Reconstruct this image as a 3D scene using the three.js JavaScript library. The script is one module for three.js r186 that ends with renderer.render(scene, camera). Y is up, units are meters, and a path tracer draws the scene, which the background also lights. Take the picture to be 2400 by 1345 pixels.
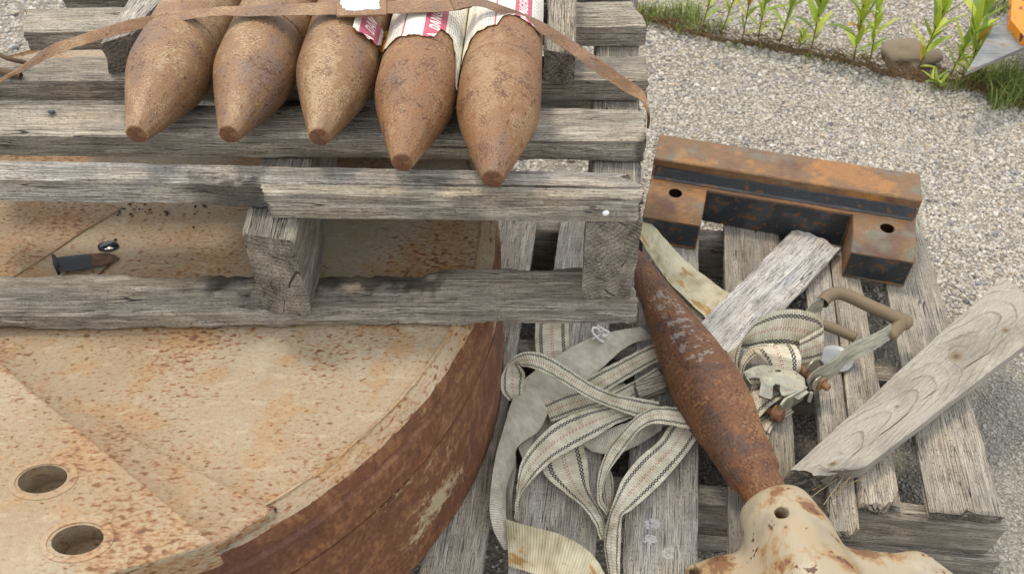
import * as THREE from 'three';
import { mergeGeometries, toCreasedNormals, mergeVertices } from 'three/addons/utils/BufferGeometryUtils.js';
import { MarchingCubes } from 'three/addons/objects/MarchingCubes.js';
import { Brush, Evaluator, SUBTRACTION } from 'three-bvh-csg';
import { ImprovedNoise } from 'three/addons/math/ImprovedNoise.js';

// ---------------------------------------------------------------- camera, sky, sun, exposure
const CAM_H = 1.65, PITCH = 46 * Math.PI / 180, FOCAL = 2044, CX = 1200, CY = 672.5;
const scene = new THREE.Scene();
const camera = new THREE.PerspectiveCamera(2 * Math.atan(CY / FOCAL) * 180 / Math.PI, 2400 / 1345, 0.05, 120);
camera.position.set(0, CAM_H, 0);
camera.rotation.set(-PITCH, 0, 0);
camera.focus = 1.45; camera.userData.fStop = 8;
const renderer = new THREE.WebGLRenderer({ antialias: true });
renderer.setSize(1024, 573);
renderer.toneMapping = THREE.LinearToneMapping;
renderer.toneMappingExposure = 1.28;
renderer.shadowMap.enabled = true;
{ // thin bright overcast
  const w = 256, h = 128, d = new Float32Array(w * h * 4);
  for (let j = 0; j < h; j++) for (let i = 0; i < w; i++) {
    const e = Math.max(0, (j + 0.5) / h * 2 - 1), k = (j * w + i) * 4, a = (i + 0.5) / w * Math.PI * 2;
    const c = 0.05 * Math.sin(a * 3 + 5 * e) * Math.cos(e * 9 + a) + 0.04 * Math.sin(a * 7 - e * 11);
    const L = (j < h / 2 ? 0.5 : 1.05 + 0.2 * e) * (1 + c);
    d[k] = L * 0.965; d[k + 1] = L * 0.995; d[k + 2] = L * 1.04; d[k + 3] = 1;
  }
  const sky = new THREE.DataTexture(d, w, h, THREE.RGBAFormat, THREE.FloatType);
  sky.mapping = THREE.EquirectangularReflectionMapping; sky.magFilter = THREE.LinearFilter; sky.minFilter = THREE.LinearFilter; sky.needsUpdate = true;
  scene.background = sky; scene.environment = sky;
  scene.backgroundIntensity = 1.0; scene.environmentIntensity = 1.0;
}
const sun = new THREE.DirectionalLight(0xffeed6, 1.5);
sun.position.set(-1.35, 4.6, -2.9); sun.target.position.set(0, 0, -1.2);
sun.castShadow = true; sun.shadow.radius = 20;
Object.assign(sun.shadow.camera, { left: -3, right: 3, top: 3, bottom: -3, near: 0.5, far: 12 });
scene.add(sun, sun.target);

// ---------------------------------------------------------------- helpers
let seedN = 7;
const rnd = () => { seedN = (seedN * 1664525 + 1013904223) >>> 0; return seedN / 4294967296; };
const rr = (a, b) => a + (b - a) * rnd();
const V = (x, y, z) => new THREE.Vector3(x, y, z);
const clamp = (x, a = 0, b = 1) => x < a ? a : x > b ? b : x;
const sst = (a, b, x) => { const t = clamp((x - a) / (b - a)); return t * t * (3 - 2 * t); };
const lerp = (a, b, t) => a + (b - a) * t;
function P(px, py, h) { // a pixel of the photograph on the level plane y = h
  const x = (px - CX) / FOCAL, y = (CY - py) / FOCAL, s = Math.sin(PITCH), c = Math.cos(PITCH);
  const dy = -s + y * c, dz = -c - y * s, t = (h - CAM_H) / dy;
  return V(x * t, h, dz * t);
}
const IN = new ImprovedNoise();
const n3 = (x, y, z) => IN.noise(x + 31.7, y + 11.3, z + 57.1);
const PT = new Uint8Array(512); for (let i = 0; i < 256; i++) PT[i] = i;
for (let i = 255; i > 0; i--) { const j = Math.floor(rnd() * (i + 1)), t = PT[i]; PT[i] = PT[j]; PT[j] = t; }
for (let i = 0; i < 256; i++) PT[i + 256] = PT[i];
const GX = new Float32Array(256), GY = new Float32Array(256);
for (let i = 0; i < 256; i++) { const a = i / 256 * Math.PI * 2; GX[i] = Math.cos(a); GY[i] = Math.sin(a); }
function pn(u, v, fu, fv, s = 0) { // tileable gradient noise, about -0.7 .. 0.7
  fu |= 0; fv |= 0; s |= 0; const x = u * fu, y = v * fv, xi = Math.floor(x) | 0, yi = Math.floor(y) | 0, fx = x - xi, fy = y - yi, gx = fx - 1, gy = fy - 1;
  let x0 = (xi % fu) | 0, y0 = (yi % fv) | 0; if (x0 < 0) x0 += fu; if (y0 < 0) y0 += fv;
  const x1 = x0 + 1 === fu ? 0 : x0 + 1, y1 = y0 + 1 === fv ? 0 : y0 + 1, s1 = s * 37, s2 = s * 13;
  const pa = PT[(x0 + s1) & 255] + (x0 >> 8) * 5, pb = PT[(x1 + s1) & 255] + (x1 >> 8) * 5, q0 = s2 + (y0 >> 8) * 7, q1 = s2 + (y1 >> 8) * 7;
  const a = PT[(PT[(pa + y0) & 255] + q0) & 255], b = PT[(PT[(pb + y0) & 255] + q0) & 255], c = PT[(PT[(pa + y1) & 255] + q1) & 255], d = PT[(PT[(pb + y1) & 255] + q1) & 255];
  const sx = fx * fx * fx * (fx * (fx * 6 - 15) + 10), sy = fy * fy * fy * (fy * (fy * 6 - 15) + 10);
  const p = GX[a] * fx + GY[a] * fy, q = GX[b] * gx + GY[b] * fy, r = GX[c] * fx + GY[c] * gy, t = GX[d] * gx + GY[d] * gy;
  const m = p + (q - p) * sx; return m + (r + (t - r) * sx - m) * sy;
}
const fbm = (u, v, fu, fv, s, o = 3) => { let r = 0, a = 1; for (let i = 0; i < o; i++) { r += a * pn(u, v, fu << i, fv << i, s + i); a *= 0.55; } return r; };
const mixc = (o, c, t) => { o[0] += (c[0] - o[0]) * t; o[1] += (c[1] - o[1]) * t; o[2] += (c[2] - o[2]) * t; };
function makeTex(w, h, fn, wrap = THREE.RepeatWrapping) { // fn(u, v, rgb) fills rgb (sRGB 0..255), returns relief 0..1
  const c = new Uint8Array(w * h * 4), b = new Uint8Array(w * h * 4), o = [0, 0, 0];
  for (let j = 0, k = 0; j < h; j++) for (let i = 0; i < w; i++, k += 4) {
    const z = clamp(fn((i + 0.5) / w, (j + 0.5) / h, o)) * 255;
    c[k] = clamp(o[0], 0, 255); c[k + 1] = clamp(o[1], 0, 255); c[k + 2] = clamp(o[2], 0, 255); c[k + 3] = 255;
    b[k] = b[k + 1] = b[k + 2] = z; b[k + 3] = 255;
  }
  const mk = (d, cs) => { const t = new THREE.DataTexture(d, w, h); t.wrapS = t.wrapT = wrap; t.magFilter = THREE.LinearFilter; t.minFilter = THREE.LinearMipmapLinearFilter; t.generateMipmaps = true; t.colorSpace = cs; t.needsUpdate = true; return t; };
  return { map: mk(c, THREE.SRGBColorSpace), bump: mk(b, THREE.NoColorSpace) };
}
const mat = (t, bumpScale, rough, extra = {}) => new THREE.MeshStandardMaterial({ map: t.map, bumpMap: t.bump, bumpScale, roughness: rough, metalness: 0, side: THREE.DoubleSide, ...extra });
const plain = (hex, rough = 0.8, metal = 0) => new THREE.MeshStandardMaterial({ color: hex, roughness: rough, metalness: metal, side: THREE.DoubleSide });

const taken = {};
function numbered(n) { const k = taken[n] = (taken[n] ?? -1) + 1; return k ? n + '_' + String(k).padStart(3, '0') : n; }
function tag(o, label, category, group, kind) { o.userData.label = label; if (category) o.userData.category = category; if (group) o.userData.group = group; if (kind) o.userData.kind = kind; return o; }
function thing(name, label, category, base, group) { const g = new THREE.Group(); g.name = numbered(name); g.position.copy(base); scene.add(g); return tag(g, label, category, group); }
function part(name, geo, m, parent) { // geometry given in world coordinates; parent is a thing or one of its parts
  const o = new THREE.Mesh(geo, m); o.name = name; parent.add(o);
  if (parent.isGroup) o.position.copy(parent.position).negate();
  return o;
}
function single(name, geo, m, label, category, group, kind) { // a thing of one mesh, origin at its base
  geo.computeBoundingBox(); const b = geo.boundingBox, p = V((b.min.x + b.max.x) / 2, b.min.y, (b.min.z + b.max.z) / 2);
  geo.translate(-p.x, -p.y, -p.z); const o = new THREE.Mesh(geo, m); o.name = numbered(name); o.position.copy(p); scene.add(o);
  return tag(o, label, category, group, kind);
}
function geoFrom(pos, uv, idx, col) {
  const g = new THREE.BufferGeometry(); g.setAttribute('position', new THREE.Float32BufferAttribute(pos, 3));
  if (uv) g.setAttribute('uv', new THREE.Float32BufferAttribute(uv, 2));
  if (col) g.setAttribute('color', new THREE.Float32BufferAttribute(col, 3));
  g.setIndex(idx); return g;
}
// weathered sawn timber: corners are the top face back-left, back-right, front-right, front-left
function slab(c, t, o = {}) {
  const { nl = 60, rag = [0.004, 0.004], wane = 0.003, seed = rnd() * 50, stain = null, front = null, back = null, bend = 0.002, fray = 60, round = 0.003, uvOff = [rnd(), rnd()], US = 1.6, VS = 0.4, crease = 0.6 } = o;
  const [BL, BR, FR, FL] = c, L = BL.distanceTo(BR), wd = BL.distanceTo(FL);
  const up = V(0, 0, 0).crossVectors(BR.clone().sub(BL), FL.clone().sub(BL)).normalize(); if (up.y < 0) up.negate();
  const na = 10, nb = 4, loop = [], pl = [];
  for (let i = 0; i <= na; i++) { loop.push([i / na, 0]); pl.push(i / na * wd); }
  for (let i = 1; i <= nb; i++) { loop.push([1, i / nb]); pl.push(wd + i / nb * t); }
  for (let i = 1; i <= na; i++) { loop.push([1 - i / na, 1]); pl.push(wd + t + i / na * wd); }
  for (let i = 1; i <= nb; i++) { loop.push([0, 1 - i / nb]); pl.push(2 * wd + t + i / nb * t); }
  const K = loop.length, pos = [], uv = [], col = [], idx = [];
  const dirL = BR.clone().sub(BL).normalize(); let lastA = 0;
  const at = (u, a, b, ring) => {
    const fb = front ? front(u) : 0, bb = back ? back(u) : 0;
    let aa = a; aa = lerp(bb / wd, 1 - fb / wd, a);
    lastA = aa; const ch = Math.max(0, n3(u * L * 9, a * 3 + seed, b * 2)) * wane * 2 + Math.abs(n3(u * L * 40, seed + a, b * 3)) * wane * 0.7;
    if (a === 0) aa += ch / wd; if (a === 1) aa -= ch / wd;
    const p = BL.clone().lerp(BR, u).lerp(FL.clone().lerp(FR, u), aa);
    const corner = (a === 0 || a === 1) ? 1 : 0, cap = (b === 0 || b === 1) ? 1 : 0;
    let d = -t * b + bend * n3(u * L * 1.6, seed, a * 0.6) + 0.0012 * n3(u * L * 14, seed + 3, a * 8);
    if (corner && cap) d += (b === 0 ? -1 : 1) * (round + ch * 0.6);
    p.addScaledVector(up, d);
    let e = 0;
    const f = Math.abs(n3(aa * wd * fray * 3, b * t * fray * 3, seed)) + 0.7 * Math.abs(n3(aa * wd * fray * 9, b * t * fray * 6, seed + 9)) + 0.8 * Math.max(0, n3(aa * wd * fray * 0.6, b * t * 20, seed + 4));
    const fade = Math.min(0.5, 0.012 / L + Math.max(rag[0], rag[1]) * 1.5 / L);
    if (u < fade) e = rag[0] * f * (1 - u / fade); else if (u > 1 - fade) e = -rag[1] * f * (1 - (1 - u) / fade);
    p.addScaledVector(dirL, e);
    return p;
  };
  const us = []; for (let i = 0; i <= nl; i++) us.push(i / nl);
  for (const x of [0.006, 0.014, 0.026]) { us.push(x / L, 1 - x / L); } us.sort((a, b) => a - b);
  const N = us.length;
  for (let i = 0; i < N; i++) for (let k = 0; k <= K; k++) {
    const q = loop[k % K], p = at(us[i], q[0], q[1]); pos.push(p.x, p.y, p.z);
    const sideP = q[1] === 0 && k < K ? lastA * wd : q[1] === 1 && q[0] < 1 ? wd + t + (1 - lastA) * wd : k === K ? 2 * (wd + t) : pl[k];
    uv.push(us[i] * L / US + uvOff[0], sideP / VS + uvOff[1]);
    const s = stain ? clamp(stain(us[i], q[0], q[1])) : 0; col.push(1 - 0.80 * s, 1 - 0.81 * s, 1 - 0.82 * s);
  }
  for (let i = 0; i < N - 1; i++) for (let k = 0; k < K; k++) { const a = i * (K + 1) + k, b = a + 1, d = a + K + 1, e = d + 1; idx.push(a, b, d, b, e, d); }
  const side = idx.length;
  for (const end of [0, N - 1]) {
    const st = pos.length / 3, u = us[end];
    for (const sc of [1, 0.6, 0.2]) for (let k = 0; k < K; k++) {
      const q = loop[k], a = 0.5 + (q[0] - 0.5) * sc, b = 0.5 + (q[1] - 0.5) * sc, p = at(u, sc === 1 ? q[0] : a, sc === 1 ? q[1] : b);
      pos.push(p.x, p.y, p.z); uv.push(a * wd / 0.2 + uvOff[1], b * t / 0.2 + uvOff[0]);
      const s = stain ? clamp(stain(u, a, b)) : 0; col.push(1 - 0.80 * s, 1 - 0.81 * s, 1 - 0.82 * s);
    }
    const ce = pos.length / 3, p = at(u, 0.5, 0.5); pos.push(p.x, p.y, p.z); uv.push(0.5 * wd / 0.2 + uvOff[1], 0.5 * t / 0.2 + uvOff[0]); col.push(1, 1, 1);
    for (let r = 0; r < 2; r++) for (let k = 0; k < K; k++) { const a = st + r * K + k, b = st + r * K + (k + 1) % K, d = a + K, e = b + K; if (end) idx.push(a, b, d, b, e, d); else idx.push(a, d, b, b, d, e); }
    for (let k = 0; k < K; k++) { const a = st + 2 * K + k, b = st + 2 * K + (k + 1) % K; if (end) idx.push(a, b, ce); else idx.push(a, ce, b); }
  }
  const g = geoFrom(pos, uv, idx, col);
  g.addGroup(0, side, 0); g.addGroup(side, idx.length - side, 1);
  const out = toCreasedNormals(g, crease); out.clearGroups(); out.addGroup(0, side, 0); out.addGroup(side, idx.length - side, 1);
  return out;
}
const quad = (h, a, b, c, d) => [P(a[0], a[1], h), P(b[0], b[1], h), P(c[0], c[1], h), P(d[0], d[1], h)];
// turned body along an axis: prof = [[distance from start, radius], ...]
function turned(A, dir, prof, seg = 48, uvm = 0.4, capStart = true, bump = 0) {
  const D = dir.clone().normalize(), X = V(0, 1, 0).cross(D).normalize(), Y = D.clone().cross(X).normalize();
  const pos = [], uv = [], idx = []; let len = 0;
  const pr = capStart ? [[prof[0][0], 0.0005], ...prof] : prof;
  pr.forEach(([s, r], i) => {
    if (i) len += Math.hypot(s - pr[i - 1][0], r - pr[i - 1][1]);
    for (let k = 0; k <= seg; k++) {
      const a = k / seg * Math.PI * 2, q = r + bump * r * n3(Math.cos(a) * 2 + A.x * 9, Math.sin(a) * 2, s * 14), p = A.clone().addScaledVector(D, s).addScaledVector(X, Math.sin(a) * q).addScaledVector(Y, Math.cos(a) * q);
      pos.push(p.x, p.y, p.z); uv.push(k / seg, len / uvm);
    }
  });
  for (let i = 0; i < pr.length - 1; i++) for (let k = 0; k < seg; k++) { const a = i * (seg + 1) + k, b = a + 1, c = a + seg + 1, d = c + 1; idx.push(a, b, c, b, d, c); }
  return toCreasedNormals(geoFrom(pos, uv, idx), 0.5);
}
// traced polygon (pixels on the plane y = top) made into a plate of thickness t, optional holes, uv in metres
function plate(pts, top, t, o = {}) {
  const { holes = [], bevel = 0.002, uvm = 1, seg = 2 } = o;
  const w = pts.map((q) => q.isVector3 ? q : P(q[0], q[1], top));
  const sh = new THREE.Shape(w.map((p) => new THREE.Vector2(p.x, -p.z)));
  for (const h of holes) { const hp = new THREE.Path(); h.forEach((p, i) => i ? hp.lineTo(p.x, -p.z) : hp.moveTo(p.x, -p.z)); hp.closePath(); sh.holes.push(hp); }
  const g = new THREE.ExtrudeGeometry(sh, { depth: t - 2 * bevel, bevelEnabled: bevel > 0, bevelThickness: bevel, bevelSize: bevel, bevelOffset: -bevel, bevelSegments: seg });
  g.rotateX(-Math.PI / 2); g.translate(0, top - t + bevel, 0);
  boxUV(g, uvm); return g;
}
function boxUV(g, m = 1) { // uv in metres by the dominant axis of each face's normal
  const p = g.attributes.position, n = g.attributes.normal, uv = new Float32Array(p.count * 2);
  for (let i = 0; i < p.count; i++) {
    const ax = Math.abs(n.getX(i)), ay = Math.abs(n.getY(i)), az = Math.abs(n.getZ(i));
    if (ay >= ax && ay >= az) { uv[2 * i] = p.getX(i) / m; uv[2 * i + 1] = p.getZ(i) / m; }
    else if (ax > az) { uv[2 * i] = p.getZ(i) / m; uv[2 * i + 1] = p.getY(i) / m; } else { uv[2 * i] = p.getX(i) / m; uv[2 * i + 1] = p.getY(i) / m; }
  }
  g.setAttribute('uv', new THREE.BufferAttribute(uv, 2)); return g;
}
const curve = (pts, n) => new THREE.CatmullRomCurve3(pts, false, 'centripetal').getPoints(n);
// flat band between two traced edges: pairs [ax, ay, bx, by, ha, hb]
function ribbon(pairs, o = {}) {
  const { n = 60, t = 0.0022, ul = 0.05, cup = 0.002, na = 6, fuzz = 0.0012, flip = false, frac = [0, 1], dirt = 1 } = o;
  const A = curve(pairs.map((q) => P(q[0], q[1], q[4])), n), B = curve(pairs.map((q) => P(q[2], q[3], q[5] ?? q[4])), n);
  const pos = [], uv = [], idx = [], col = [], M = na + 1; let len = 0;
  for (let i = 0; i <= n; i++) {
    const a = A[i], b = B[i], i0 = Math.max(0, i - 1), i1 = Math.min(n, i + 1);
    const T = A[i1].clone().add(B[i1]).sub(A[i0]).sub(B[i0]), W = b.clone().sub(a), N = T.cross(W).normalize();
    if (i) len += 0.5 * (A[i].distanceTo(A[i - 1]) + B[i].distanceTo(B[i - 1]));
    for (const s of [1, -1]) for (let k = 0; k <= na; k++) {
      const f = k / na, e = Math.sin(f * Math.PI), p = a.clone().lerp(b, f).addScaledVector(N, s * t * 0.5 * (0.45 + 0.55 * Math.sqrt(e)) + cup * (e - 0.5) + fuzz * 2 * n3(len * 60, f * 3, a.x * 20));
      if (k === 0 || k === na) p.addScaledVector(W, (k ? 1 : -1) * fuzz * 6 * n3(len * 200, k, a.z * 10));
      pos.push(p.x, p.y, p.z); uv.push(len / ul, lerp(frac[0], frac[1], flip ? 1 - f : f));
      const dt = clamp(0.25 + 0.9 * n3(p.x * 22, p.y * 22, p.z * 22) + 0.7 * n3(p.x * 70, p.y * 70, p.z * 70)) * dirt; col.push(1 - 0.42 * dt, 1 - 0.46 * dt, 1 - 0.56 * dt);
    }
  }
  const R = 2 * M;
  for (let i = 0; i < n; i++) {
    for (let k = 0; k < na; k++) { let a = i * R + k; idx.push(a, a + R, a + 1, a + 1, a + R, a + R + 1); a += M; idx.push(a, a + 1, a + R, a + 1, a + R + 1, a + R); }
    for (const k of [0, na]) { const a = i * R + k, b = a + M; idx.push(a, b, a + R, b, b + R, a + R); }
  }
  for (const i of [0, n]) for (let k = 0; k < na; k++) { const a = i * R + k, b = a + M; idx.push(a, a + 1, b, a + 1, b + 1, b); }
  const g = geoFrom(pos, uv, idx, col); g.computeVertexNormals(); return g;
}
const tube = (pts, r, seg = 24, rad = 8) => new THREE.TubeGeometry(new THREE.CatmullRomCurve3(pts, false, 'centripetal'), seg, r, rad, false);
const rock = (r, s, squash = [1, 1, 1], detail = 2, amp = 0.35) => { // uneven lump
  let g = mergeVertices(new THREE.IcosahedronGeometry(1, detail).deleteAttribute('uv').deleteAttribute('normal'), 1e-4); const p = g.attributes.position;
  for (let i = 0; i < p.count; i++) { const v = V(p.getX(i), p.getY(i), p.getZ(i)), k = r * (1 + amp * n3(v.x * 1.3 + s, v.y * 1.3, v.z * 1.3) + amp * 0.5 * n3(v.x * 3.1, v.y * 3.1 + s, v.z * 3.1)); p.setXYZ(i, v.x * k * squash[0], v.y * k * squash[1], v.z * k * squash[2]); }
  g.computeVertexNormals(); return g;
};

// ---------------------------------------------------------------- materials
function woodTex(seed, dark, light, mold, moldAmt, sz = 2048) {
  return makeTex(sz, sz / 2, (u, v, o) => {
    const wv = v + 0.012 * pn(u, v, 3, 3, seed) + 0.003 * pn(u, v, 14, 8, seed + 1);
    const f1 = pn(u, wv, 8, 70, seed + 2), f2 = pn(u, wv, 22, 190, seed + 3), f3 = pn(u, wv, 64, 400, seed + 4), f4 = pn(u, wv, 170, 500, seed + 21), band = pn(u, wv, 3, 22, seed + 5);
    const bl = fbm(u, v, 5, 4, seed + 6, 4), bl2 = fbm(u, v, 20, 11, seed + 10, 3), saw = pn(u, v, 300, 6, seed + 22);
    const f5 = pn(u, wv, 420, 500, seed + 24), tone = 0.60 + 0.16 * f1 + 0.26 * f2 + 0.34 * f3 + 0.36 * f4 + 0.30 * f5 + 0.16 * band + 0.26 * bl + 0.22 * bl2 + 0.08 * saw;
    o[0] = lerp(dark[0], light[0], tone); o[1] = lerp(dark[1], light[1], tone); o[2] = lerp(dark[2], light[2], tone);
    const warm = pn(u, wv, 6, 10, seed + 14) + 0.5 * bl2; o[0] += 7 * warm; o[2] -= 8 * warm;
    mixc(o, mold, sst(0.14, 0.45, bl + 0.4 * bl2 + 0.3 * f2 + 0.15 * f4) * moldAmt);
    const sp = pn(u, v, 260, 170, seed + 15); if (sp > 0.36 && bl2 > -0.05) mixc(o, [62, 58, 53], 0.6);
    mixc(o, [214, 208, 196], sst(0.22, 0.5, pn(u, wv, 14, 36, seed + 16) + 0.5 * f2 + 0.2 * f3) * 0.55);
    mixc(o, [60, 55, 49], sst(0.2, 0.42, pn(u, wv, 26, 260, seed + 23) + 0.3 * f4 + 0.15 * f5) * 0.65);
    const cm = sst(-0.05, 0.3, pn(u, v, 5, 7, seed + 17)), c1 = Math.abs(pn(u, wv, 4, 30, seed + 18)), c2 = Math.abs(pn(u, wv, 10, 110, seed + 19));
    const cr = Math.max(sst(0.02, 0.004, c1) * cm, 0.8 * sst(0.04, 0.0, c2) * sst(0.1, 0.35, pn(u, v, 13, 20, seed + 20)));
    mixc(o, [40, 36, 32], cr * 0.9);
    return 0.62 + 0.2 * f1 + 0.26 * f2 + 0.25 * f3 + 0.2 * f4 + 0.15 * f5 - 0.6 * cr;
  });
}
const T_deck = woodTex(3, [88, 83, 76], [207, 200, 187], [112, 109, 104], 0.6);
const T_low = woodTex(41, [112, 106, 97], [206, 198, 184], [134, 131, 126], 0.55);
const T_end = makeTex(768, 768, (u, v, o) => { // weathered end grain, 0.2 m
  const x = u - 0.28 + 0.05 * pn(u, v, 4, 4, 60), y = v + 0.25 + 0.05 * pn(u, v, 4, 4, 68), r = Math.hypot(x, y), a = Math.atan2(y, x), q = r * 26 + 0.8 * pn(u, v, 6, 6, 61), ln = q - Math.floor(q);
  const ray = pn(a / 6.28 + 0.5, r * 0.3, 90, 4, 62), bl = fbm(u, v, 4, 4, 63, 4), f = fbm(u, v, 60, 60, 67, 3), sw = pn(u + 0.25 * v, v, 14, 120, 69);
  const t = 0.55 - 0.16 * sst(0.5, 0.95, ln) + 0.2 * ray + 0.42 * bl + 0.4 * f + 0.2 * sw;
  o[0] = lerp(64, 172, t); o[1] = lerp(58, 161, t); o[2] = lerp(51, 144, t);
  const ck = Math.max(sst(0.022, 0.004, Math.abs(pn(a / 6.28 + 0.5, r * 0.3, 17, 2, 66))) * sst(-0.1, 0.15, bl), sst(0.03, 0.0, Math.abs(pn(u, v, 7, 5, 65))) * sst(0.1, 0.3, -bl) * 0.7); mixc(o, [36, 32, 28], ck * 0.9);
  return 0.55 - 0.15 * sst(0.5, 0.95, ln) + 0.2 * ray + 0.25 * f - ck * 0.6;
});
const T_pine = makeTex(2048, 512, (u, v, o) => { // flat-sawn board with knots, u over 0.8 m, v over 0.2 m
  const x = u * 0.8, y = v * 0.2, kn = [[0.075, 0.055, 0.012], [0.30, 0.05, 0.006], [0.52, 0.05, 0.02], [0.68, 0.07, 0.012]];
  let F = x * 0.30 + 30 * (y - 0.046 + 0.02 * pn(u, v, 3, 1, 70)) ** 2 * (1 + 0.5 * pn(u, v, 4, 1, 71)) + 0.020 * pn(u, v, 5, 2, 72) + 0.004 * pn(u, v, 30, 8, 73), kd = 9;
  for (const [a, b, s] of kn) { const d = ((x - a) / 1.8) ** 2 + (y - b) ** 2; F += 1.5 * s * Math.exp(-d / (s * s * 1.2)); kd = Math.min(kd, Math.sqrt(d) / s); }
  const ph = F / 0.026 + 0.5 * pn(u, v, 6, 2, 79), fr = ph - Math.floor(ph), wl = 0.80 + 0.14 * pn(u, v, 9, 3, 81), line = sst(wl, 0.96, fr) * sst(1, 0.97, fr) * clamp(0.5 + 1.3 * pn(u, v, 9, 6, 80) + 0.5 * pn(u, v, 60, 30, 82));
  const f1 = pn(u, v, 12, 70, 74), f2 = pn(u, v, 40, 160, 75), bl = fbm(u, v, 4, 2, 76, 3);
  const f3 = pn(u, v, 120, 220, 83), t = 0.56 + 0.25 * f1 + 0.3 * f2 + 0.25 * f3 + 0.4 * bl - 0.06 * fr; o[0] = lerp(106, 192, t); o[1] = lerp(100, 185, t); o[2] = lerp(91, 171, t);
  mixc(o, [92, 80, 64], line * 0.55); mixc(o, [120, 98, 66], sst(0.75, 0.25, kd) * 0.6); mixc(o, [66, 52, 38], sst(0.35, 0.1, kd) * 0.5);
  mixc(o, [128, 124, 120], sst(0.1, 0.5, bl + 0.3 * f1) * 0.35);
  const cr = sst(0.0016, 0.0006, Math.abs(y - 0.075 - 0.02 * (u - 0.5) + 0.01 * pn(u, v, 5, 1, 77))) * sst(0.05, 0.2, u) * sst(0.9, 0.6, u) * sst(-0.2, 0.1, pn(u, v, 8, 1, 78)); mixc(o, [58, 48, 38], cr * 0.8);
  return 0.6 + 0.2 * f1 + 0.2 * f2 - 0.35 * line - cr * 0.5;
});
function rustTex(seed, base, pale, purple, dark, k, dk = 0.5) { // rolled steel gone to fine orange-brown rust
  return makeTex(896, 896, (u, v, o) => {
    const w = 0.012 * pn(u, v, 6, 6, seed), uu = u + w, vv = v + 0.10 * Math.sin(u * 6.2832) * 0.3 + w;
    const big = fbm(u, v, 3, 3, seed + 1, 4), med = fbm(u, v, 10, 12, seed + 5, 3), st = pn(uu, vv, 40, 130, seed + 8), st2 = pn(uu, vv, 80, 240, seed + 9), sp = fbm(uu, vv, 90, 150, seed + 10, 2);
    o[0] = base[0]; o[1] = base[1]; o[2] = base[2];
    mixc(o, pale, sst(-0.1, 0.5, -big + 0.7 * med + 0.6 * st) * 0.9);
    mixc(o, purple, sst(-0.05, 0.7, big + 0.5 * pn(u, v, 14, 14, seed + 12) + 0.3 * st) * k);
    mixc(o, dark, sst(0.05, 0.55, 0.7 * sp + 0.8 * med + 0.3 * st) * dk);
    mixc(o, dark, sst(0.30, 0.55, 0.9 * sp + 0.5 * big) * dk);
    mixc(o, [dark[0] * 0.82, dark[1] * 0.76, dark[2] * 0.75], sst(0.42, 0.6, fbm(u, v, 26, 30, seed + 13, 3) + 0.25 * big + 0.15 * sp) * 0.6);
    const j = 16 * st2 + 16 * pn(u, v, 230, 230, seed + 16) + 10 * pn(u, v, 120, 120, seed + 17); o[0] += j; o[1] += j * 0.9; o[2] += j * 0.8;
    return 0.5 + 0.3 * sp + 0.2 * st + 0.15 * med;
  });
}
const T_rustA = rustTex(100, [134, 101, 69], [164, 142, 108], [116, 98, 88], [98, 62, 38], 0.95, 0.7);
const T_rustB = rustTex(130, [132, 94, 60], [152, 124, 90], [118, 101, 91], [90, 54, 32], 0.6, 0.8);
const T_spikeLime = makeTex(1024, 1024, (u, v, o) => { // the spike's own skin: u round it, v along it, with limewash streaks on its upper side
  const big = fbm(u, v, 4, 8, 500, 4), med = fbm(u, v, 12, 26, 504, 3), st = pn(u, v, 60, 120, 508), sp = fbm(u, v, 70, 140, 510, 2);
  o[0] = 104; o[1] = 68; o[2] = 42; mixc(o, [132, 96, 62], sst(0, 0.5, -big + 0.5 * med + 0.4 * st) * 0.85); mixc(o, [78, 62, 56], sst(0.05, 0.5, big + 0.4 * med) * 0.8); mixc(o, [70, 40, 24], sst(0.05, 0.5, sp + 0.7 * med) * 0.7); mixc(o, [136, 90, 52], sst(0.2, 0.5, fbm(u, v, 9, 18, 514, 3) + 0.3 * st) * 0.45);
  const a = u > 0.5 ? u - 1 : u, zone = sst(0.17, 0.05, Math.abs(a + 0.03)) * sst(0.16, 0.26, v) * sst(0.66, 0.52, v);
  mixc(o, [142, 133, 128], sst(0.7, 0.95, zone * 0.72 + 0.6 * fbm(u, v, 14, 40, 520, 3) + 0.3 * st) * 0.8);
  const j = 16 * pn(u, v, 200, 250, 524) + 12 * st; o[0] += j; o[1] += j * 0.9; o[2] += j * 0.8; return 0.5 + 0.3 * sp + 0.25 * med;
});
const T_spike = rustTex(160, [112, 74, 46], [136, 104, 74], [88, 72, 66], [76, 44, 27], 0.7, 0.6);
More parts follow.
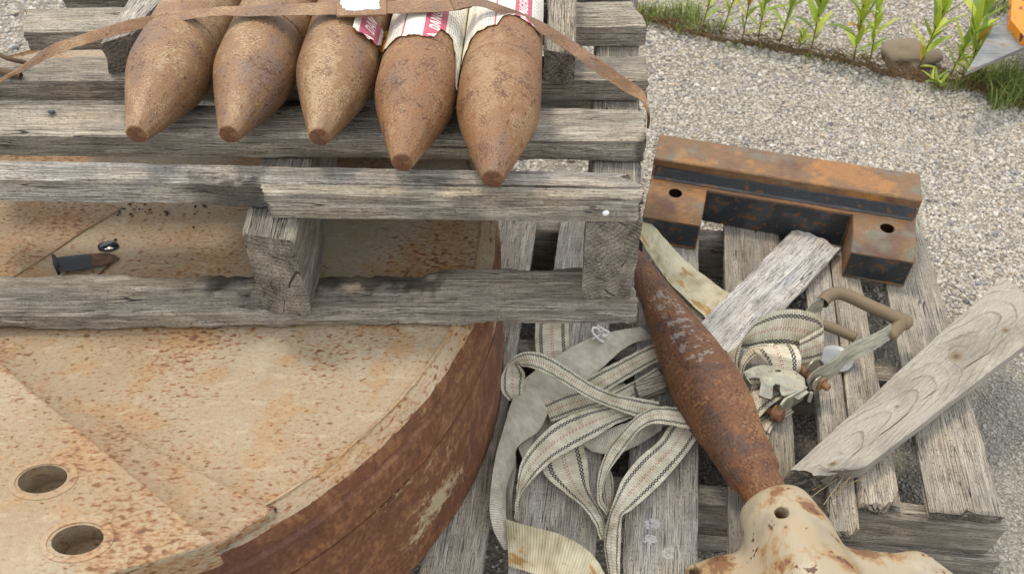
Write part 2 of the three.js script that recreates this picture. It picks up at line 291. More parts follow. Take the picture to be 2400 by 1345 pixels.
const T_disc = makeTex(1280, 1280, (u, v, o) => { // 1.1 m of old cream paint with fine rust specks drawn out along x
  const big = fbm(u, v, 3, 3, 200, 4), med = fbm(u, v, 14, 18, 204, 3), s1 = fbm(u, v, 130, 300, 208, 2), s2 = fbm(u, v, 70, 150, 212, 2), dens = fbm(u, v, 5, 5, 216, 4), g = pn(u, v, 400, 400, 220);
  o[0] = 158; o[1] = 142; o[2] = 118;
  mixc(o, [148, 127, 100], sst(-0.3, 0.6, big)); mixc(o, [144, 134, 118], sst(0.1, 0.6, -big + 0.6 * med) * 0.6); mixc(o, [158, 122, 78], sst(-0.05, 0.6, med + 0.6 * dens + 0.2 * s2) * 0.6);
  const sp = sst(0.12, 0.5, s1 + 0.45 * dens + 0.1 * g) * 0.6 + sst(0.28, 0.52, s2 + 0.45 * dens + 0.12 * g) * 0.55; mixc(o, [126, 82, 46], Math.min(0.85, sp)); mixc(o, [92, 58, 34], sst(0.46, 0.68, s2 + 0.4 * s1 + 0.4 * dens) * 0.75);
  mixc(o, [172, 160, 134], sst(0.3, 0.5, fbm(u, v, 24, 60, 226, 2) - 0.2 * dens) * 0.4);
  const j = 14 * g + 10 * pn(u, v, 110, 190, 221); o[0] += j; o[1] += j; o[2] += j;
  return 0.55 - 0.2 * sp + 0.12 * med + 0.15 * pn(u, v, 160, 160, 222) + 0.1 * g;
});
const T_wall = makeTex(1536, 384, (u, v, o) => { // side of the drum: brown rust, fine streaks, remnants of cream paint; 1.6 x 0.4 m
  const big = fbm(u, v, 5, 2, 240, 4), med = fbm(u, v, 40, 12, 244, 3), st = pn(u, v, 200, 26, 248), st2 = pn(u, v, 90, 9, 249), fine = pn(u, v, 400, 130, 250), sp = fbm(u, v, 120, 40, 256, 2);
  o[0] = 106; o[1] = 66; o[2] = 42; mixc(o, [130, 88, 56], sst(-0.2, 0.5, med + 0.5 * st + 0.4 * sp)); mixc(o, [84, 50, 33], sst(0.0, 0.5, big + 0.4 * st2 + 0.3 * sp) * 0.8);
  const pt = fbm(u, v, 6, 3, 252, 5) + 0.3 * sp + 0.2 * fine + 0.12 * st, fl = sst(0.34, 0.6, pt + 0.24 * sst(0.3, 0.0, v)); mixc(o, [150, 128, 94], fl * 0.75); mixc(o, [172, 158, 130], sst(0.55, 0.7, pt + 0.2 * sst(0.3, 0, v)) * 0.8);
  const j = 18 * fine + 12 * st; o[0] += j; o[1] += j * 0.8; o[2] += j * 0.6; return 0.5 + 0.2 * med + 0.2 * st + 0.2 * sp + fl * 0.1;
});
const T_tan = makeTex(768, 768, (u, v, o) => { // tan enamel chipped to rust; 0.6 m
  const a = fbm(u, v, 7, 7, 270, 4), b = fbm(u, v, 20, 20, 274, 3), c = pn(u, v, 110, 110, 278), e = fbm(u, v, 4, 4, 280, 3);
  o[0] = 162; o[1] = 149; o[2] = 124; mixc(o, [160, 140, 108], sst(-0.1, 0.5, e) * 0.8); mixc(o, [186, 176, 158], sst(0.1, 0.5, -e + 0.4 * b) * 0.5);
  const r = a * 0.9 + 0.06 + 0.5 * b + 0.22 * c + 0.15 * pn(u, v, 60, 60, 284); mixc(o, [150, 118, 78], sst(0.06, 0.42, r) * 0.75); mixc(o, [112, 74, 46], sst(0.36, 0.64, r + 0.1 * pn(u, v, 240, 240, 288)) * 0.85); mixc(o, [128, 120, 106], sst(0.1, 0.5, fbm(u, v, 5, 6, 290, 4)) * 0.45); mixc(o, [80, 52, 40], sst(0.5, 0.6, b + 0.4 * c) * 0.8);
  return 0.7 - 0.35 * sst(0.3, 0.42, r) + 0.1 * c;
});
const T_block = makeTex(768, 768, (u, v, o) => { // mill scale going to brown rust; 0.7 m
  const a = fbm(u, v, 4, 5, 300, 4), b = fbm(u, v, 18, 18, 304, 3), c = pn(u, v, 180, 180, 308), st = pn(u, v, 30, 150, 309), e = fbm(u, v, 7, 6, 311, 4);
  o[0] = 116; o[1] = 88; o[2] = 60; mixc(o, [142, 100, 58], sst(0.0, 0.5, a + 0.3 * st + 0.2 * b)); mixc(o, [104, 104, 94], sst(0.05, 0.5, -a + 0.4 * b) * 0.8); mixc(o, [92, 62, 48], sst(0.05, 0.5, e + 0.2 * c) * 0.7); mixc(o, [160, 112, 56], sst(0.2, 0.5, -e + 0.3 * b) * 0.6);
  const j = 16 * c + 10 * st; o[0] += j; o[1] += j * 0.9; o[2] += j * 0.8; return 0.5 + 0.25 * b + 0.2 * c;
});
const T_scale = makeTex(512, 512, (u, v, o) => { // blue-black scale with rust freckles; 0.35 m
  const a = fbm(u, v, 5, 5, 320, 3), b = fbm(u, v, 22, 22, 324, 3), c = pn(u, v, 80, 80, 328);
  o[0] = 40; o[1] = 44; o[2] = 48; mixc(o, [66, 70, 74], sst(0, 0.5, a) * 0.7); mixc(o, [104, 66, 36], sst(0.22, 0.5, b + 0.3 * a) * 0.85); const j = 10 * c; o[0] += j; o[1] += j; o[2] += j; return 0.5 + 0.2 * b;
});
const T_web = makeTex(512, 256, (u, v, o) => { // woven strap, u over 0.05 m, v across its width: black chain lines and a red one
  const rib = Math.sin(u * Math.PI * 2 * 10), weave = Math.sin(v * Math.PI * 2 * 22 + (Math.floor(u * 20) % 2) * Math.PI);
  const d = fbm(u, v, 3, 3, 340, 3); o[0] = 210; o[1] = 202; o[2] = 180; const j = 15 * rib + 8 * weave + 22 * d; o[0] += j; o[1] += j; o[2] += j;
  for (const c of [0.17, 0.83]) { const w = 0.036 * Math.sin(u * Math.PI * 2 * 3), k = Math.max(sst(0.026, 0.012, Math.abs(v - c - w)), sst(0.026, 0.012, Math.abs(v - c + w))); mixc(o, [46, 48, 54], k * 0.85); }
  for (const c of [0.475, 0.525]) { const k = sst(0.016, 0.008, Math.abs(v - c)) * (Math.sin(u * Math.PI * 2 * 6 + (c > 0.5 ? 2 : 0)) > -0.1 ? 1 : 0); mixc(o, [176, 82, 82], k * 0.8); }
  return 0.5 + 0.3 * rib + 0.15 * weave;
});
const T_sling = makeTex(512, 256, (u, v, o) => { // undyed plain webbing, u over 0.05 m
  const rib = Math.sin(u * Math.PI * 2 * 12), weave = Math.sin(v * Math.PI * 2 * 26 + (Math.floor(u * 24) % 2) * Math.PI), d = fbm(u, v, 4, 4, 360, 3);
  const j = 17 * rib + 9 * weave + 18 * d; o[0] = 208 + j; o[1] = 201 + j; o[2] = 184 + j; return 0.5 + 0.3 * rib + 0.15 * weave;
});
const T_cream = makeTex(1024, 256, (u, v, o) => { // coarse cream webbing with tea-coloured stains, u over 0.25 m
  const rib = Math.sin(u * Math.PI * 2 * 48), weave = Math.sin(v * Math.PI * 2 * 30 + (Math.floor(u * 96) % 2) * Math.PI), d = fbm(u, v, 3, 2, 380, 4);
  const j = 11 * rib + 6 * weave + 20 * d; o[0] = 196 + j; o[1] = 188 + j; o[2] = 160 + j; mixc(o, [168, 120, 58], sst(0.22, 0.5, fbm(u, v, 5, 3, 386, 3)) * 0.7); return 0.5 + 0.35 * rib + 0.15 * weave;
});
const T_zinc = makeTex(512, 512, (u, v, o) => { // dull yellow-zinc plate, 0.2 m
  const a = fbm(u, v, 5, 5, 400, 3), b = fbm(u, v, 24, 24, 404, 3); o[0] = 156; o[1] = 154; o[2] = 138; mixc(o, [132, 132, 120], sst(0, 0.5, a)); mixc(o, [172, 168, 146], sst(0, 0.5, -a)); mixc(o, [146, 96, 60], sst(0.40, 0.55, b + 0.2 * a) * 0.7);
  const j = 10 * pn(u, v, 100, 100, 408); o[0] += j; o[1] += j; o[2] += j; return 0.5 + 0.2 * b;
});
const T_ground = makeTex(1024, 1024, (u, v, o) => { // fines between the stones; 1 m
  const a = fbm(u, v, 8, 8, 420, 3), b = pn(u, v, 120, 120, 424), c = pn(u, v, 250, 250, 425), j = 24 * a + 40 * b + 34 * c; o[0] = 130 + j; o[1] = 124 + j; o[2] = 113 + j; return 0.5 + 0.4 * b + 0.3 * c;
});
const ringM = mat(T_disc, 0.0006, 0.5, { color: 0xfff6e8 });
const endM = mat(T_end, 0.004, 0.92, { vertexColors: true });
const deckM = [0xffffff, 0xe6e0d8, 0xf8f3ea, 0xd6d2cc].map((c) => [mat(T_deck, 0.0035, 0.9, { vertexColors: true, color: c }), endM]);
const lowM = [0xffffff, 0xeae8e4, 0xf4efe6, 0xdedad4].map((c) => [mat(T_low, 0.003, 0.92, { vertexColors: true, color: c }), endM]);
const T_pale = woodTex(71, [136, 132, 128], [222, 218, 212], [150, 147, 145], 0.6, 1024);
const paleWood = [mat(T_pale, 0.003, 0.92, { vertexColors: true }), endM];
const pineM = [mat(T_pine, 0.002, 0.88, { vertexColors: true }), endM];
const rustA = mat(T_rustA, 0.0009, 0.55), rustB = mat(T_rustB, 0.0009, 0.58), spikeM = mat(T_spike, 0.0018, 0.66);
const discM = mat(T_disc, 0.0012, 0.62), wallM = mat(T_wall, 0.0026, 0.72), tanM = mat(T_tan, 0.0016, 0.55), blockM = mat(T_block, 0.0012, 0.6), scaleM = mat(T_scale, 0.0012, 0.55);
const webM = mat(T_web, 0.0016, 0.92, { vertexColors: true }), slingM = mat(T_sling, 0.0016, 0.95, { vertexColors: true }), creamM = mat(T_cream, 0.0016, 0.9, { vertexColors: true }), zincM = mat(T_zinc, 0.0006, 0.42, { metalness: 0.35 });
const chalkM = plain(0xb4b2ae, 0.95);
const nailM = plain(0x9a6038, 0.75), bandM = mat(T_rustA, 0.0006, 0.5, { color: 0xf2ece2 }), gripM = plain(0x6f6048, 0.6), steelM = plain(0xb4b4b0, 0.38, 0.9), whiteM = plain(0xd8d8d4, 0.85);

// ---------------------------------------------------------------- heights of the stack, metres
const H_LOW = 0.19, H_DISC = 0.59, H_BOT = 0.63, H_STR = 0.796, H_DECK = 0.842;

// ---------------------------------------------------------------- ground
{
  const g = new THREE.PlaneGeometry(60, 60, 1, 1); g.rotateX(-Math.PI / 2); g.translate(0, 0, -12); boxUV(g, 1);
  single('ground', g, mat(T_ground, 0.004, 0.95), 'pale gravel yard under the pallets', null, null, 'structure');
  const stoneG = [0, 1, 2].map((k) => { const q = rock(1, 5 + k * 7, [1, 0.6, 0.85], 1, 0.5).toNonIndexed(); q.computeVertexNormals(); return q; });
  const pal = [[0.48, 0.44, 0.38], [0.40, 0.365, 0.31], [0.34, 0.31, 0.27], [0.45, 0.40, 0.31], [0.58, 0.55, 0.50], [0.24, 0.235, 0.23], [0.44, 0.35, 0.25], [0.36, 0.36, 0.36], [0.13, 0.13, 0.13]];
  const wts = [0.24, 0.24, 0.17, 0.1, 0.1, 0.06, 0.04, 0.03, 0.02];
  const lists = [[], [], []];
  const put = (x, z, s, gray) => {
    let r = rnd(), k = 0; while (k < 8 && r > wts[k]) { r -= wts[k]; k++; }
    const c = pal[k], j = rr(0.9, 1.1) * (1 - 0.12 * gray); lists[Math.floor(rnd() * 3)].push([x, z, s, [lerp(c[0], 0.36, gray * 0.5) * j, lerp(c[1], 0.345, gray * 0.5) * j, lerp(c[2], 0.315, gray * 0.5) * j]]);
  };
  const fill = (x0, x1, z0, z1, n, smin, smax) => { for (let i = 0; i < n; i++) { const x = rr(x0, x1), z = rr(z0, z1); const gray = clamp(sst(-1.75, -1.15, z + 0.25 * n3(x * 3, 0, z * 3)) * sst(1.45, 1.15, x + 0.25 * n3(x * 4, 3, z * 4))); put(x, z, rr(smin, smax) * (rnd() < 0.06 ? 1.9 : 1) * (1 - 0.35 * gray), gray); } };
  fill(0.25, 2.3, -2.6, -0.75, 105000, 0.0020, 0.0054);
  fill(0.25, 2.6, -4.6, -2.6, 62000, 0.0026, 0.0066);
  fill(-2.4, 0.25, -4.6, -2.0, 34000, 0.004, 0.009);
  fill(-1.6, 0.25, -2.0, -0.6, 9000, 0.004, 0.008);
  const sm = new THREE.MeshStandardMaterial({ color: 0xffffff, roughness: 0.9, side: THREE.DoubleSide });
  const grp = new THREE.Group(); grp.name = 'gravel'; scene.add(grp); tag(grp, 'loose pale gravel chips covering the yard', 'gravel', null, 'stuff');
  lists.forEach((l, k) => {
    const im = new THREE.InstancedMesh(stoneG[k], sm, l.length); im.name = 'gravel_chips'; im.userData.kind = 'stuff'; const m = new THREE.Matrix4(), q = new THREE.Quaternion(), e = new THREE.Euler(), c = new THREE.Color();
    l.forEach(([x, z, s, rgb], i) => { e.set(rr(-0.5, 0.5), rr(0, 6.28), rr(-0.5, 0.5)); q.setFromEuler(e); m.compose(V(x, s * 0.16, z), q, V(s, s, s)); im.setMatrixAt(i, m); im.setColorAt(i, c.setRGB(...rgb)); });
    grp.add(im);
  });
}

// ---------------------------------------------------------------- rusty drum under the upper pallet
const DC = V(-0.752, 0, -1.166), DR = 0.732;
{
  const t = thing('steel_drum_base', 'big round cream painted steel drum with rust specks, under the upper pallet', 'machine part', V(DC.x, H_LOW + 0.002, DC.z));
  const pos = [], uv = [], idx = [], NR = 14, NA = 120;
  for (let i = 0; i <= NR; i++) for (let k = 0; k <= NA; k++) { const r = 0.697 * i / NR, a = k / NA * Math.PI * 2, x = DC.x + Math.cos(a) * r, z = DC.z + Math.sin(a) * r; pos.push(x, H_DISC + 0.0012 * n3(x * 4, 1, z * 4), z); uv.push(x / 1.1, z / 1.1); }
  for (let i = 0; i < NR; i++) for (let k = 0; k < NA; k++) { const a = i * (NA + 1) + k, b = a + 1, c = a + NA + 1, d = c + 1; idx.push(a, b, c, b, d, c); }
  const g = geoFrom(pos, uv, idx); g.computeVertexNormals(); part('top_plate', g, discM, t);
  const ring = (prof, um, wob) => { // profile [radius, height] swept round the drum
    const ps = [], us = [], ix = []; const M = 240; let ln = 0;
    prof.forEach(([r, y], i) => { if (i) ln += Math.hypot(r - prof[i - 1][0], y - prof[i - 1][1]); for (let k = 0; k <= M; k++) { const a = k / M * Math.PI * 2, q = r + wob * n3(Math.cos(a) * 40, i * 0.7, Math.sin(a) * 40); ps.push(DC.x + Math.cos(a) * q, y + wob * 0.7 * n3(Math.cos(a) * 50, 5, Math.sin(a) * 50), DC.z + Math.sin(a) * q); us.push(k / M * 4.8 / um, ln / um); } });
    for (let i = 0; i < prof.length - 1; i++) for (let k = 0; k < M; k++) { const a = i * (M + 1) + k, b = a + 1, c = a + M + 1, d = c + 1; ix.push(a, b, c, b, d, c); }
    return toCreasedNormals(geoFrom(ps, us, ix), 0.6);
  };
  part('rim', ring([[0.692, H_DISC + 0.0005], [0.6965, H_DISC + 0.004], [0.701, H_DISC + 0.0015], [0.712, H_DISC - 0.004], [0.7225, H_DISC - 0.012]], 1.1, 0.0025), discM, t);
  const wg = ring([[0.7215, H_DISC - 0.0112], [0.727, H_DISC - 0.03], [0.7265, H_DISC - 0.045], [0.722, H_DISC - 0.049], [0.731, H_DISC - 0.056], [0.732, H_DISC - 0.13], [0.719, H_DISC - 0.1305], [0.719, H_DISC - 0.1345], [0.7325, H_DISC - 0.135], [0.734, 0.34], [0.734, H_LOW + 0.006], [0.728, H_LOW + 0.002]], 1, 0.0012);
  { const a = wg.attributes.uv; for (let i = 0; i < a.count; i++) a.setXY(i, a.getX(i) / 1.6, a.getY(i) / 0.4); } part('side_wall', wg, wallM, t);
  part('rim_edge', ring([[0.6945, H_DISC + 0.0025], [0.696, H_DISC + 0.0058], [0.6985, H_DISC + 0.0056], [0.700, H_DISC + 0.0022]], 1.1, 0.003), ringM, t);
  // stepped reinforcing plates welded on the top
  const ell = (cx, cy, rx, ry, h, n = 40) => { const c = P(cx, cy, h), ex = P(cx + rx, cy, h).x - c.x, ez = P(cx, cy + ry, h).z - c.z; return Array.from({ length: n }, (_, i) => V(c.x + Math.cos(i / n * 6.2832) * ex, h, c.z + Math.sin(i / n * 6.2832) * ez)); };
  part('step_plate', plate([[200, 968], [640, 1192], [628, 1205], [500, 1282], [380, 1345], [-100, 1345], [-100, 968]], H_DISC + 0.016, 0.018, { uvm: 1.1, bevel: 0.004 }), discM, t);
  const hA = H_DISC + 0.062, pa = part('lug_plate', plate([[-120, 752], [0, 852], [498, 1270], [470, 1282], [200, 1362], [-120, 1470]], hA, 0.062, { uvm: 1.1, bevel: 0.004, holes: [ell(98, 1123, 64, 40, hA), ell(180, 1265, 68, 43, hA)] }), discM, t);
  for (const [cx, cy, rx, ry] of [[98, 1121, 78, 47], [178, 1263, 84, 52]]) {
    const o1 = ell(cx, cy, rx, ry, hA + 0.0025), o2 = ell(cx, cy + 2, rx - 13, ry - 8, hA + 0.0025);
    const sh = new THREE.Shape(o1.map((p) => new THREE.Vector2(p.x, -p.z))), hp = new THREE.Path(); o2.forEach((p, i) => i ? hp.lineTo(p.x, -p.z) : hp.moveTo(p.x, -p.z)); hp.closePath(); sh.holes.push(hp);
    const rg = new THREE.ExtrudeGeometry(sh, { depth: 0.0003, bevelThickness: 0.0005, bevelSize: 0.0015, bevelSegments: 2 }); rg.rotateX(-Math.PI / 2); rg.translate(0, hA + 0.0004, 0); boxUV(rg, 1.1); part('hole_ring', rg, ringM, pa);
  }
  const bead = (pts, r, h, parent, m = wallM) => { const w = curve(pts.map((q) => P(q[0], q[1], h)), 90).map((p, i) => p.add(V(0.0035 * n3(i * 0.9, 0, 1), 0.003 * n3(i * 0.9, 3, 1), 0.0015 * n3(i * 0.9, 7, 1)))); const g = tube(w, r, 180, 7); boxUV(g, 1.1); return part('weld_bead', g, m, parent); };
  part('side_plate', plate([[-160, 440], [130, 455], [285, 484], [262, 500], [200, 536], [130, 584], [34, 645], [10, 660], [-160, 690]], H_DISC + 0.003, 0.004, { uvm: 0.93, bevel: 0.0012 }), discM, t);
  bead([[640, 1194], [580, 1238], [512, 1276]], 0.006, H_DISC + 0.0015, t);
}

// ---------------------------------------------------------------- upper pallet
const up = thing('timber_pallet', 'heavy grey timber pallet carrying the rusty pointed steel rods', 'pallet', V(-0.3, H_DISC, -1.3));
{
  const nz = (u, f, s) => n3(u * f, s, 0.3);
  const deck = (name, c, k, o) => part(name, slab(quad(H_DECK, ...c), H_DECK - H_STR - 0.001, { nl: 110, ...o }), deckM[k], up);
  const x1 = -170, x2 = 1522, U = (px) => (px - x1) / (x2 - x1);
  deck('deck_board', [[x1, 369], [1500, 402], [1516, 442], [x1, 416]], 0, { nl: 190, rag: [0.004, 0.03], fray: 110, wane: 0.003, seed: 4.2, front: (u) => 0.0015 * Math.abs(nz(u, 90, 5)) - 0.010 * sst(U(440), U(560), u) * sst(U(640), U(610), u) * (0.6 + 0.8 * Math.abs(nz(u, 120, 4))), stain: (u, a, b) => sst(U(380), U(520), u + 0.03 * nz(u, 40, 7)) * sst(U(640), U(600), u) * sst(0.5, 0.9, a + b * 0.35 + 0.6 * nz(u, 70, a * 9 + b * 5)) * 0.92 });
  part('split_board', slab([P(606, 430, H_DECK + 0.002), P(1514, 443, H_DECK + 0.002), P(1525, 465, H_DECK + 0.002), P(604, 455, H_DECK + 0.002)], 0.047, { nl: 120, rag: [0.016, 0.022], fray: 150, wane: 0.0025, seed: 6.4, round: 0.002, back: (u) => -0.002 }), deckM[2], up);
  deck('deck_board', [[x1, 240], [1512, 250], [1528, 329], [x1, 312]], 2, { rag: [0.004, 0.016], seed: 9.1, stain: (u, a, b) => sst(U(1485), U(1510), u) * sst(0.55, 1, a + b * 0.4 + 0.5 * nz(u, 120, a * 7)) * 0.8 });
  deck('deck_board', [[x1, 130], [1517, 128], [1526, 186], [x1, 187]], 1, { rag: [0.004, 0.008], seed: 14.7 });
  deck('deck_board', [[48, 17], [1484, -2], [1521, 58], [45, 74]], 2, { rag: [0.012, 0.006], seed: 19.3 });
  deck('deck_board', [[134, -95], [1470, -100], [1488, -28], [131, -22]], 3, { rag: [0.008, 0.006], seed: 25.9 });
  // stringers run front to back
  const str = (c, o) => part('stringer', slab(quad(H_STR, ...c), H_STR - H_BOT - 0.001, { nl: 60, wane: 0.004, ...o }), deckM[3], up);
  // corners turned a quarter: length runs from the front end to the back
  str([[1375, 521], [1404, -60], [1497, -60], [1508, 521]], { rag: [0.005, 0.003], seed: 33, fray: 22 });
  str([[563, 550], [700, -60], [818, -60], [690, 566]], { rag: [0.006, 0.003], seed: 37, fray: 22 });
  str([[-520, 560], [-230, -60], [-110, -60], [-390, 560]], { rag: [0.005, 0.003], seed: 41 });
  // bottom boards lie on the drum
  const bot = (c, k, o) => part('bottom_board', slab(quad(H_BOT, ...c), H_BOT - H_DISC - 0.003, { nl: 200, ...o }), deckM[k], up);
  const b1 = -170, b2 = 1495, W = (px) => (px - b1) / (b2 - b1);
  bot([[b1, 646], [1488, 622], [1498, 724], [b1, 742]], 1, { rag: [0.004, 0.006], seed: 45, wane: 0.005,
    back: (u) => 0.008 * sst(W(250), W(420), u) * sst(W(1080), W(980), u) * (0.5 + 1.1 * Math.abs(nz(u, 60, 8)) + 0.6 * Math.abs(nz(u, 170, 3))) + 0.006 * sst(W(500), W(760), u) * sst(W(1070), W(900), u),
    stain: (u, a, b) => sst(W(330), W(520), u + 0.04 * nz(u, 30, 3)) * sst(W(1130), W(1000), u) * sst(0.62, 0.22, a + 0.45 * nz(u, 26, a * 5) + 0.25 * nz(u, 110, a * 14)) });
  bot([[b1, 210], [1500, 205], [1505, 275], [b1, 278]], 3, { rag: [0.004, 0.006], seed: 49 });
  // cleats nailed down either side of the rods
  part('cleat', slab([P(226, 106, 0.902), P(322, -40, 0.902), P(424, -40, 0.902), P(308, 79, 0.902)], 0.058, { nl: 24, seed: 53, rag: [0.004, 0.003], wane: 0.005, fray: 22 }), deckM[0], up);
  part('cleat', slab([P(1273, 115, 0.898), P(1284, -60, 0.898), P(1354, -60, 0.898), P(1351, 134, 0.898)], 0.055, { nl: 24, seed: 57, rag: [0.003, 0.003], wane: 0.003, fray: 22 }), deckM[2], up);
  // nails
  const nh = turned(V(0, 0, 0), V(0, -1, 0), [[-0.003, 0.003], [-0.0022, 0.0055], [0, 0.0058], [0.001, 0.0015], [0.008, 0.0015]], 12, 0.1);
  for (const [x, y, h, a] of [[1452, 412, H_DECK, 0.3], [1463, 257, H_DECK, 0], [1476, 303, H_DECK, 0.2], [1440, 131, H_DECK, 0], [1462, 157, H_DECK, 0.1], [1450, 42, H_DECK, 0], [1425, 8, H_DECK, 0.1], [1305, 57, 0.899, 0.2], [112, 50, H_DECK, 0.1], [100, 265, H_DECK, 0.3], [1506, 468, H_DECK - 0.02, 1.2]]) {
    const m = part('nail', nh, nailM, up), p = P(x, y, h + 0.001); m.position.add(p); m.rotation.set(a, 0, -a);
  }
  const p = P(306, 44, 0.902), m = part('nail', mergeGeometries([turned(V(0, 0.03, 0), V(0, -1, 0), [[0, 0.0045], [0.003, 0.006], [0.0045, 0.002], [0.034, 0.002]], 12, 0.1)]), nailM, up); m.position.add(p);
}

// ---------------------------------------------------------------- five pointed steel rods
{
  const RA = 0.0628, hA = H_DECK + RA + 0.001;
  const rods = [
    [[319, 315], [486, 0], rustA, 0, 'rusty pointed steel rod chocked against the sloping timber cleat'],
    [[536, 315], [668, 0], rustA, 1, 'rusty pointed steel rod with violet tinge, second from the sloping timber cleat'],
    [[748, 321], [838, 0], rustA, 2, 'rusty pointed steel rod with torn label scraps, the middle one of five'],
    [[943, 381], [1020, 0], rustB, 3, 'brown rusty pointed rod with torn danger label, second from the straight cleat'],
    [[1154, 420], [1190, 0], rustB, 4, 'brown rusty pointed steel rod with danger label, against the straight timber cleat']];
  const labelTex = (() => {
    const c = document.createElement('canvas'); c.width = 512; c.height = 512; const x = c.getContext('2d');
    x.fillStyle = '#e2ddcd'; x.fillRect(0, 0, 512, 512);
    for (let i = 0; i < 60; i++) { x.fillStyle = `rgba(120,112,100,${0.05 + 0.12 * rnd()})`; x.fillRect(rnd() * 512, rnd() * 512, 4 + rnd() * 30, 20 + rnd() * 120); }
    x.fillStyle = '#8f8f92'; for (let r = 0; r < 9; r++) for (let q = 0; q < 14; q++) x.fillRect(40 + r * 9 + (r > 4 ? 60 : 0), 18 + q * 36, 4, 12 + rnd() * 18);
    x.fillStyle = '#b5566a'; x.fillRect(196, 0, 9, 512); x.fillRect(292, 0, 96, 512);
    x.fillStyle = '#ece4dc'; x.save(); x.translate(360, 486); x.rotate(-Math.PI / 2); x.font = 'italic bold 66px sans-serif'; x.fillText('DANGER', 92, 0); x.beginPath(); x.moveTo(6, 2); x.lineTo(38, -54); x.lineTo(70, 2); x.closePath(); x.fill(); x.fillStyle = '#b5566a'; x.fillRect(34, -38, 8, 22); x.fillRect(34, -12, 8, 8); x.restore();
    x.fillStyle = '#8f8f92'; for (let r = 0; r < 8; r++) for (let q = 0; q < 14; q++) x.fillRect(404 + r * 11, 14 + q * 36, 4, 12 + rnd() * 18);
    for (let i = 0; i < 40; i++) { x.fillStyle = `rgba(170,120,60,${0.1 + 0.25 * rnd()})`; x.beginPath(); x.ellipse(rnd() * 512, 380 + rnd() * 132, 3 + rnd() * 22, 2 + rnd() * 9, rnd() * 3, 0, 7); x.fill(); }
    const t = new THREE.CanvasTexture(c); t.colorSpace = THREE.SRGBColorSpace; return t;
  })();
  const tipM = mat(T_spike, 0.001, 0.7, { color: 0xe8dcd8 });
  const labM = new THREE.MeshStandardMaterial({ map: labelTex, roughness: 0.55, side: THREE.DoubleSide });
  rods.forEach(([tip, far, m, i, label]) => {
    const A = P(tip[0], tip[1], hA), B = P(far[0], far[1], hA), D = B.clone().sub(A).normalize(), r = RA;
    const t = thing('pointed_steel_rod', label, 'steel rod', V(A.x, H_DECK + 0.001, A.z), 'pointed steel rods strapped on the pallet');
    const g = turned(A, D, [[0, 0.0142], [0.0012, 0.0156], [0.03, 0.0252], [0.06, 0.0350], [0.09, 0.0446], [0.115, 0.0523], [0.13, 0.0565], [0.143, 0.0594], [0.156, 0.0614], [0.172, r * 0.996], [0.19, r], [0.224 + 0.016 * (i % 3), r], [0.226 + 0.016 * (i % 3), r * 0.978], [0.228 + 0.016 * (i % 3), r * 0.978], [0.230 + 0.016 * (i % 3), r], [0.4, r], [0.6, r], [0.98, r], [0.985, r * 0.96], [0.986, 0.001]], 72, 0.4);
    const uvA = g.attributes.uv; for (let k = 0; k < uvA.count; k++) uvA.setXY(k, uvA.getX(k) + i * 0.37, uvA.getY(k) + i * 0.29);
    part('rod', g, m, t);
    part('tip_face', turned(A.clone().addScaledVector(D, -0.0006), D, [[0, 0.0132], [0.0005, 0.014]], 32, 0.2), tipM, t);
    const X = V(0, 1, 0).cross(D).normalize(), Y = D.clone().cross(X).normalize();
    const sheet = (s0, s1, a0, a1, fro, u0, u1, rr2 = 0.0009) => { // label paper wrapped round the rod; fro(f) moves its torn edge
      const nu = 70, nv = 26, ps = [], us = [], ix = [];
      for (let q = 0; q <= nv; q++) for (let k = 0; k <= nu; k++) { const f = k / nu, a = lerp(a0, a1, f), st = fro(f), s = lerp(s0 + st, s1, q / nv), lift = q === 0 ? 0.0016 * (1 + n3(f * 30, i, 2)) : 0, R = r + rr2 + lift + 0.0004 * n3(f * 14, s * 60, i); const p = A.clone().addScaledVector(D, s).addScaledVector(X, Math.sin(a) * R).addScaledVector(Y, Math.cos(a) * R); ps.push(p.x, p.y, p.z); us.push(lerp(u0, u1, f), (s - s0 + 0.012) / 0.15); }
      for (let q = 0; q < nv; q++) for (let k = 0; k < nu; k++) { const a = q * (nu + 1) + k; ix.push(a, a + 1, a + nu + 1, a + 1, a + nu + 2, a + nu + 1); }
      const sg = geoFrom(ps, us, ix); sg.computeVertexNormals(); return sg;
    };
    const torn = (f, k) => 0.006 * n3(f * 9, k, 1) + 0.003 * n3(f * 34, k, 4);
    if (i === 3) part('label', sheet(0.228, 0.48, 1.25, -1.35, (f) => torn(f, 3) + 0.03 * sst(0.62, 0.68, f) * sst(0.86, 0.8, f) - 0.075 * sst(0.86, 0.97, f), 0.1, 1), labM, t);
    if (i === 4) part('label', sheet(0.292, 0.57, 1.5, -1.4, (f) => torn(f, 8) + 0.035 * sst(0.46, 0.54, f) - 0.07 * sst(0.3, 0.0, f) + 0.03 * sst(0.9, 1, f), -0.12, 1.0), labM, t);
    if (i === 2) {
      part('label_scrap', sheet(0.185, 0.25, -0.42, -1.25, (f) => 0.012 * n3(f * 6, 2, 1) + 0.03 * Math.abs(f - 0.35), 0.52, 0.8, 0.006), labM, t);
      part('label_scrap', sheet(0.275, 0.33, -0.7, -0.95, (f) => 0.012 * n3(f * 5, 8, 1), 0.56, 0.72, 0.003), labM, t);
    }
  });
}
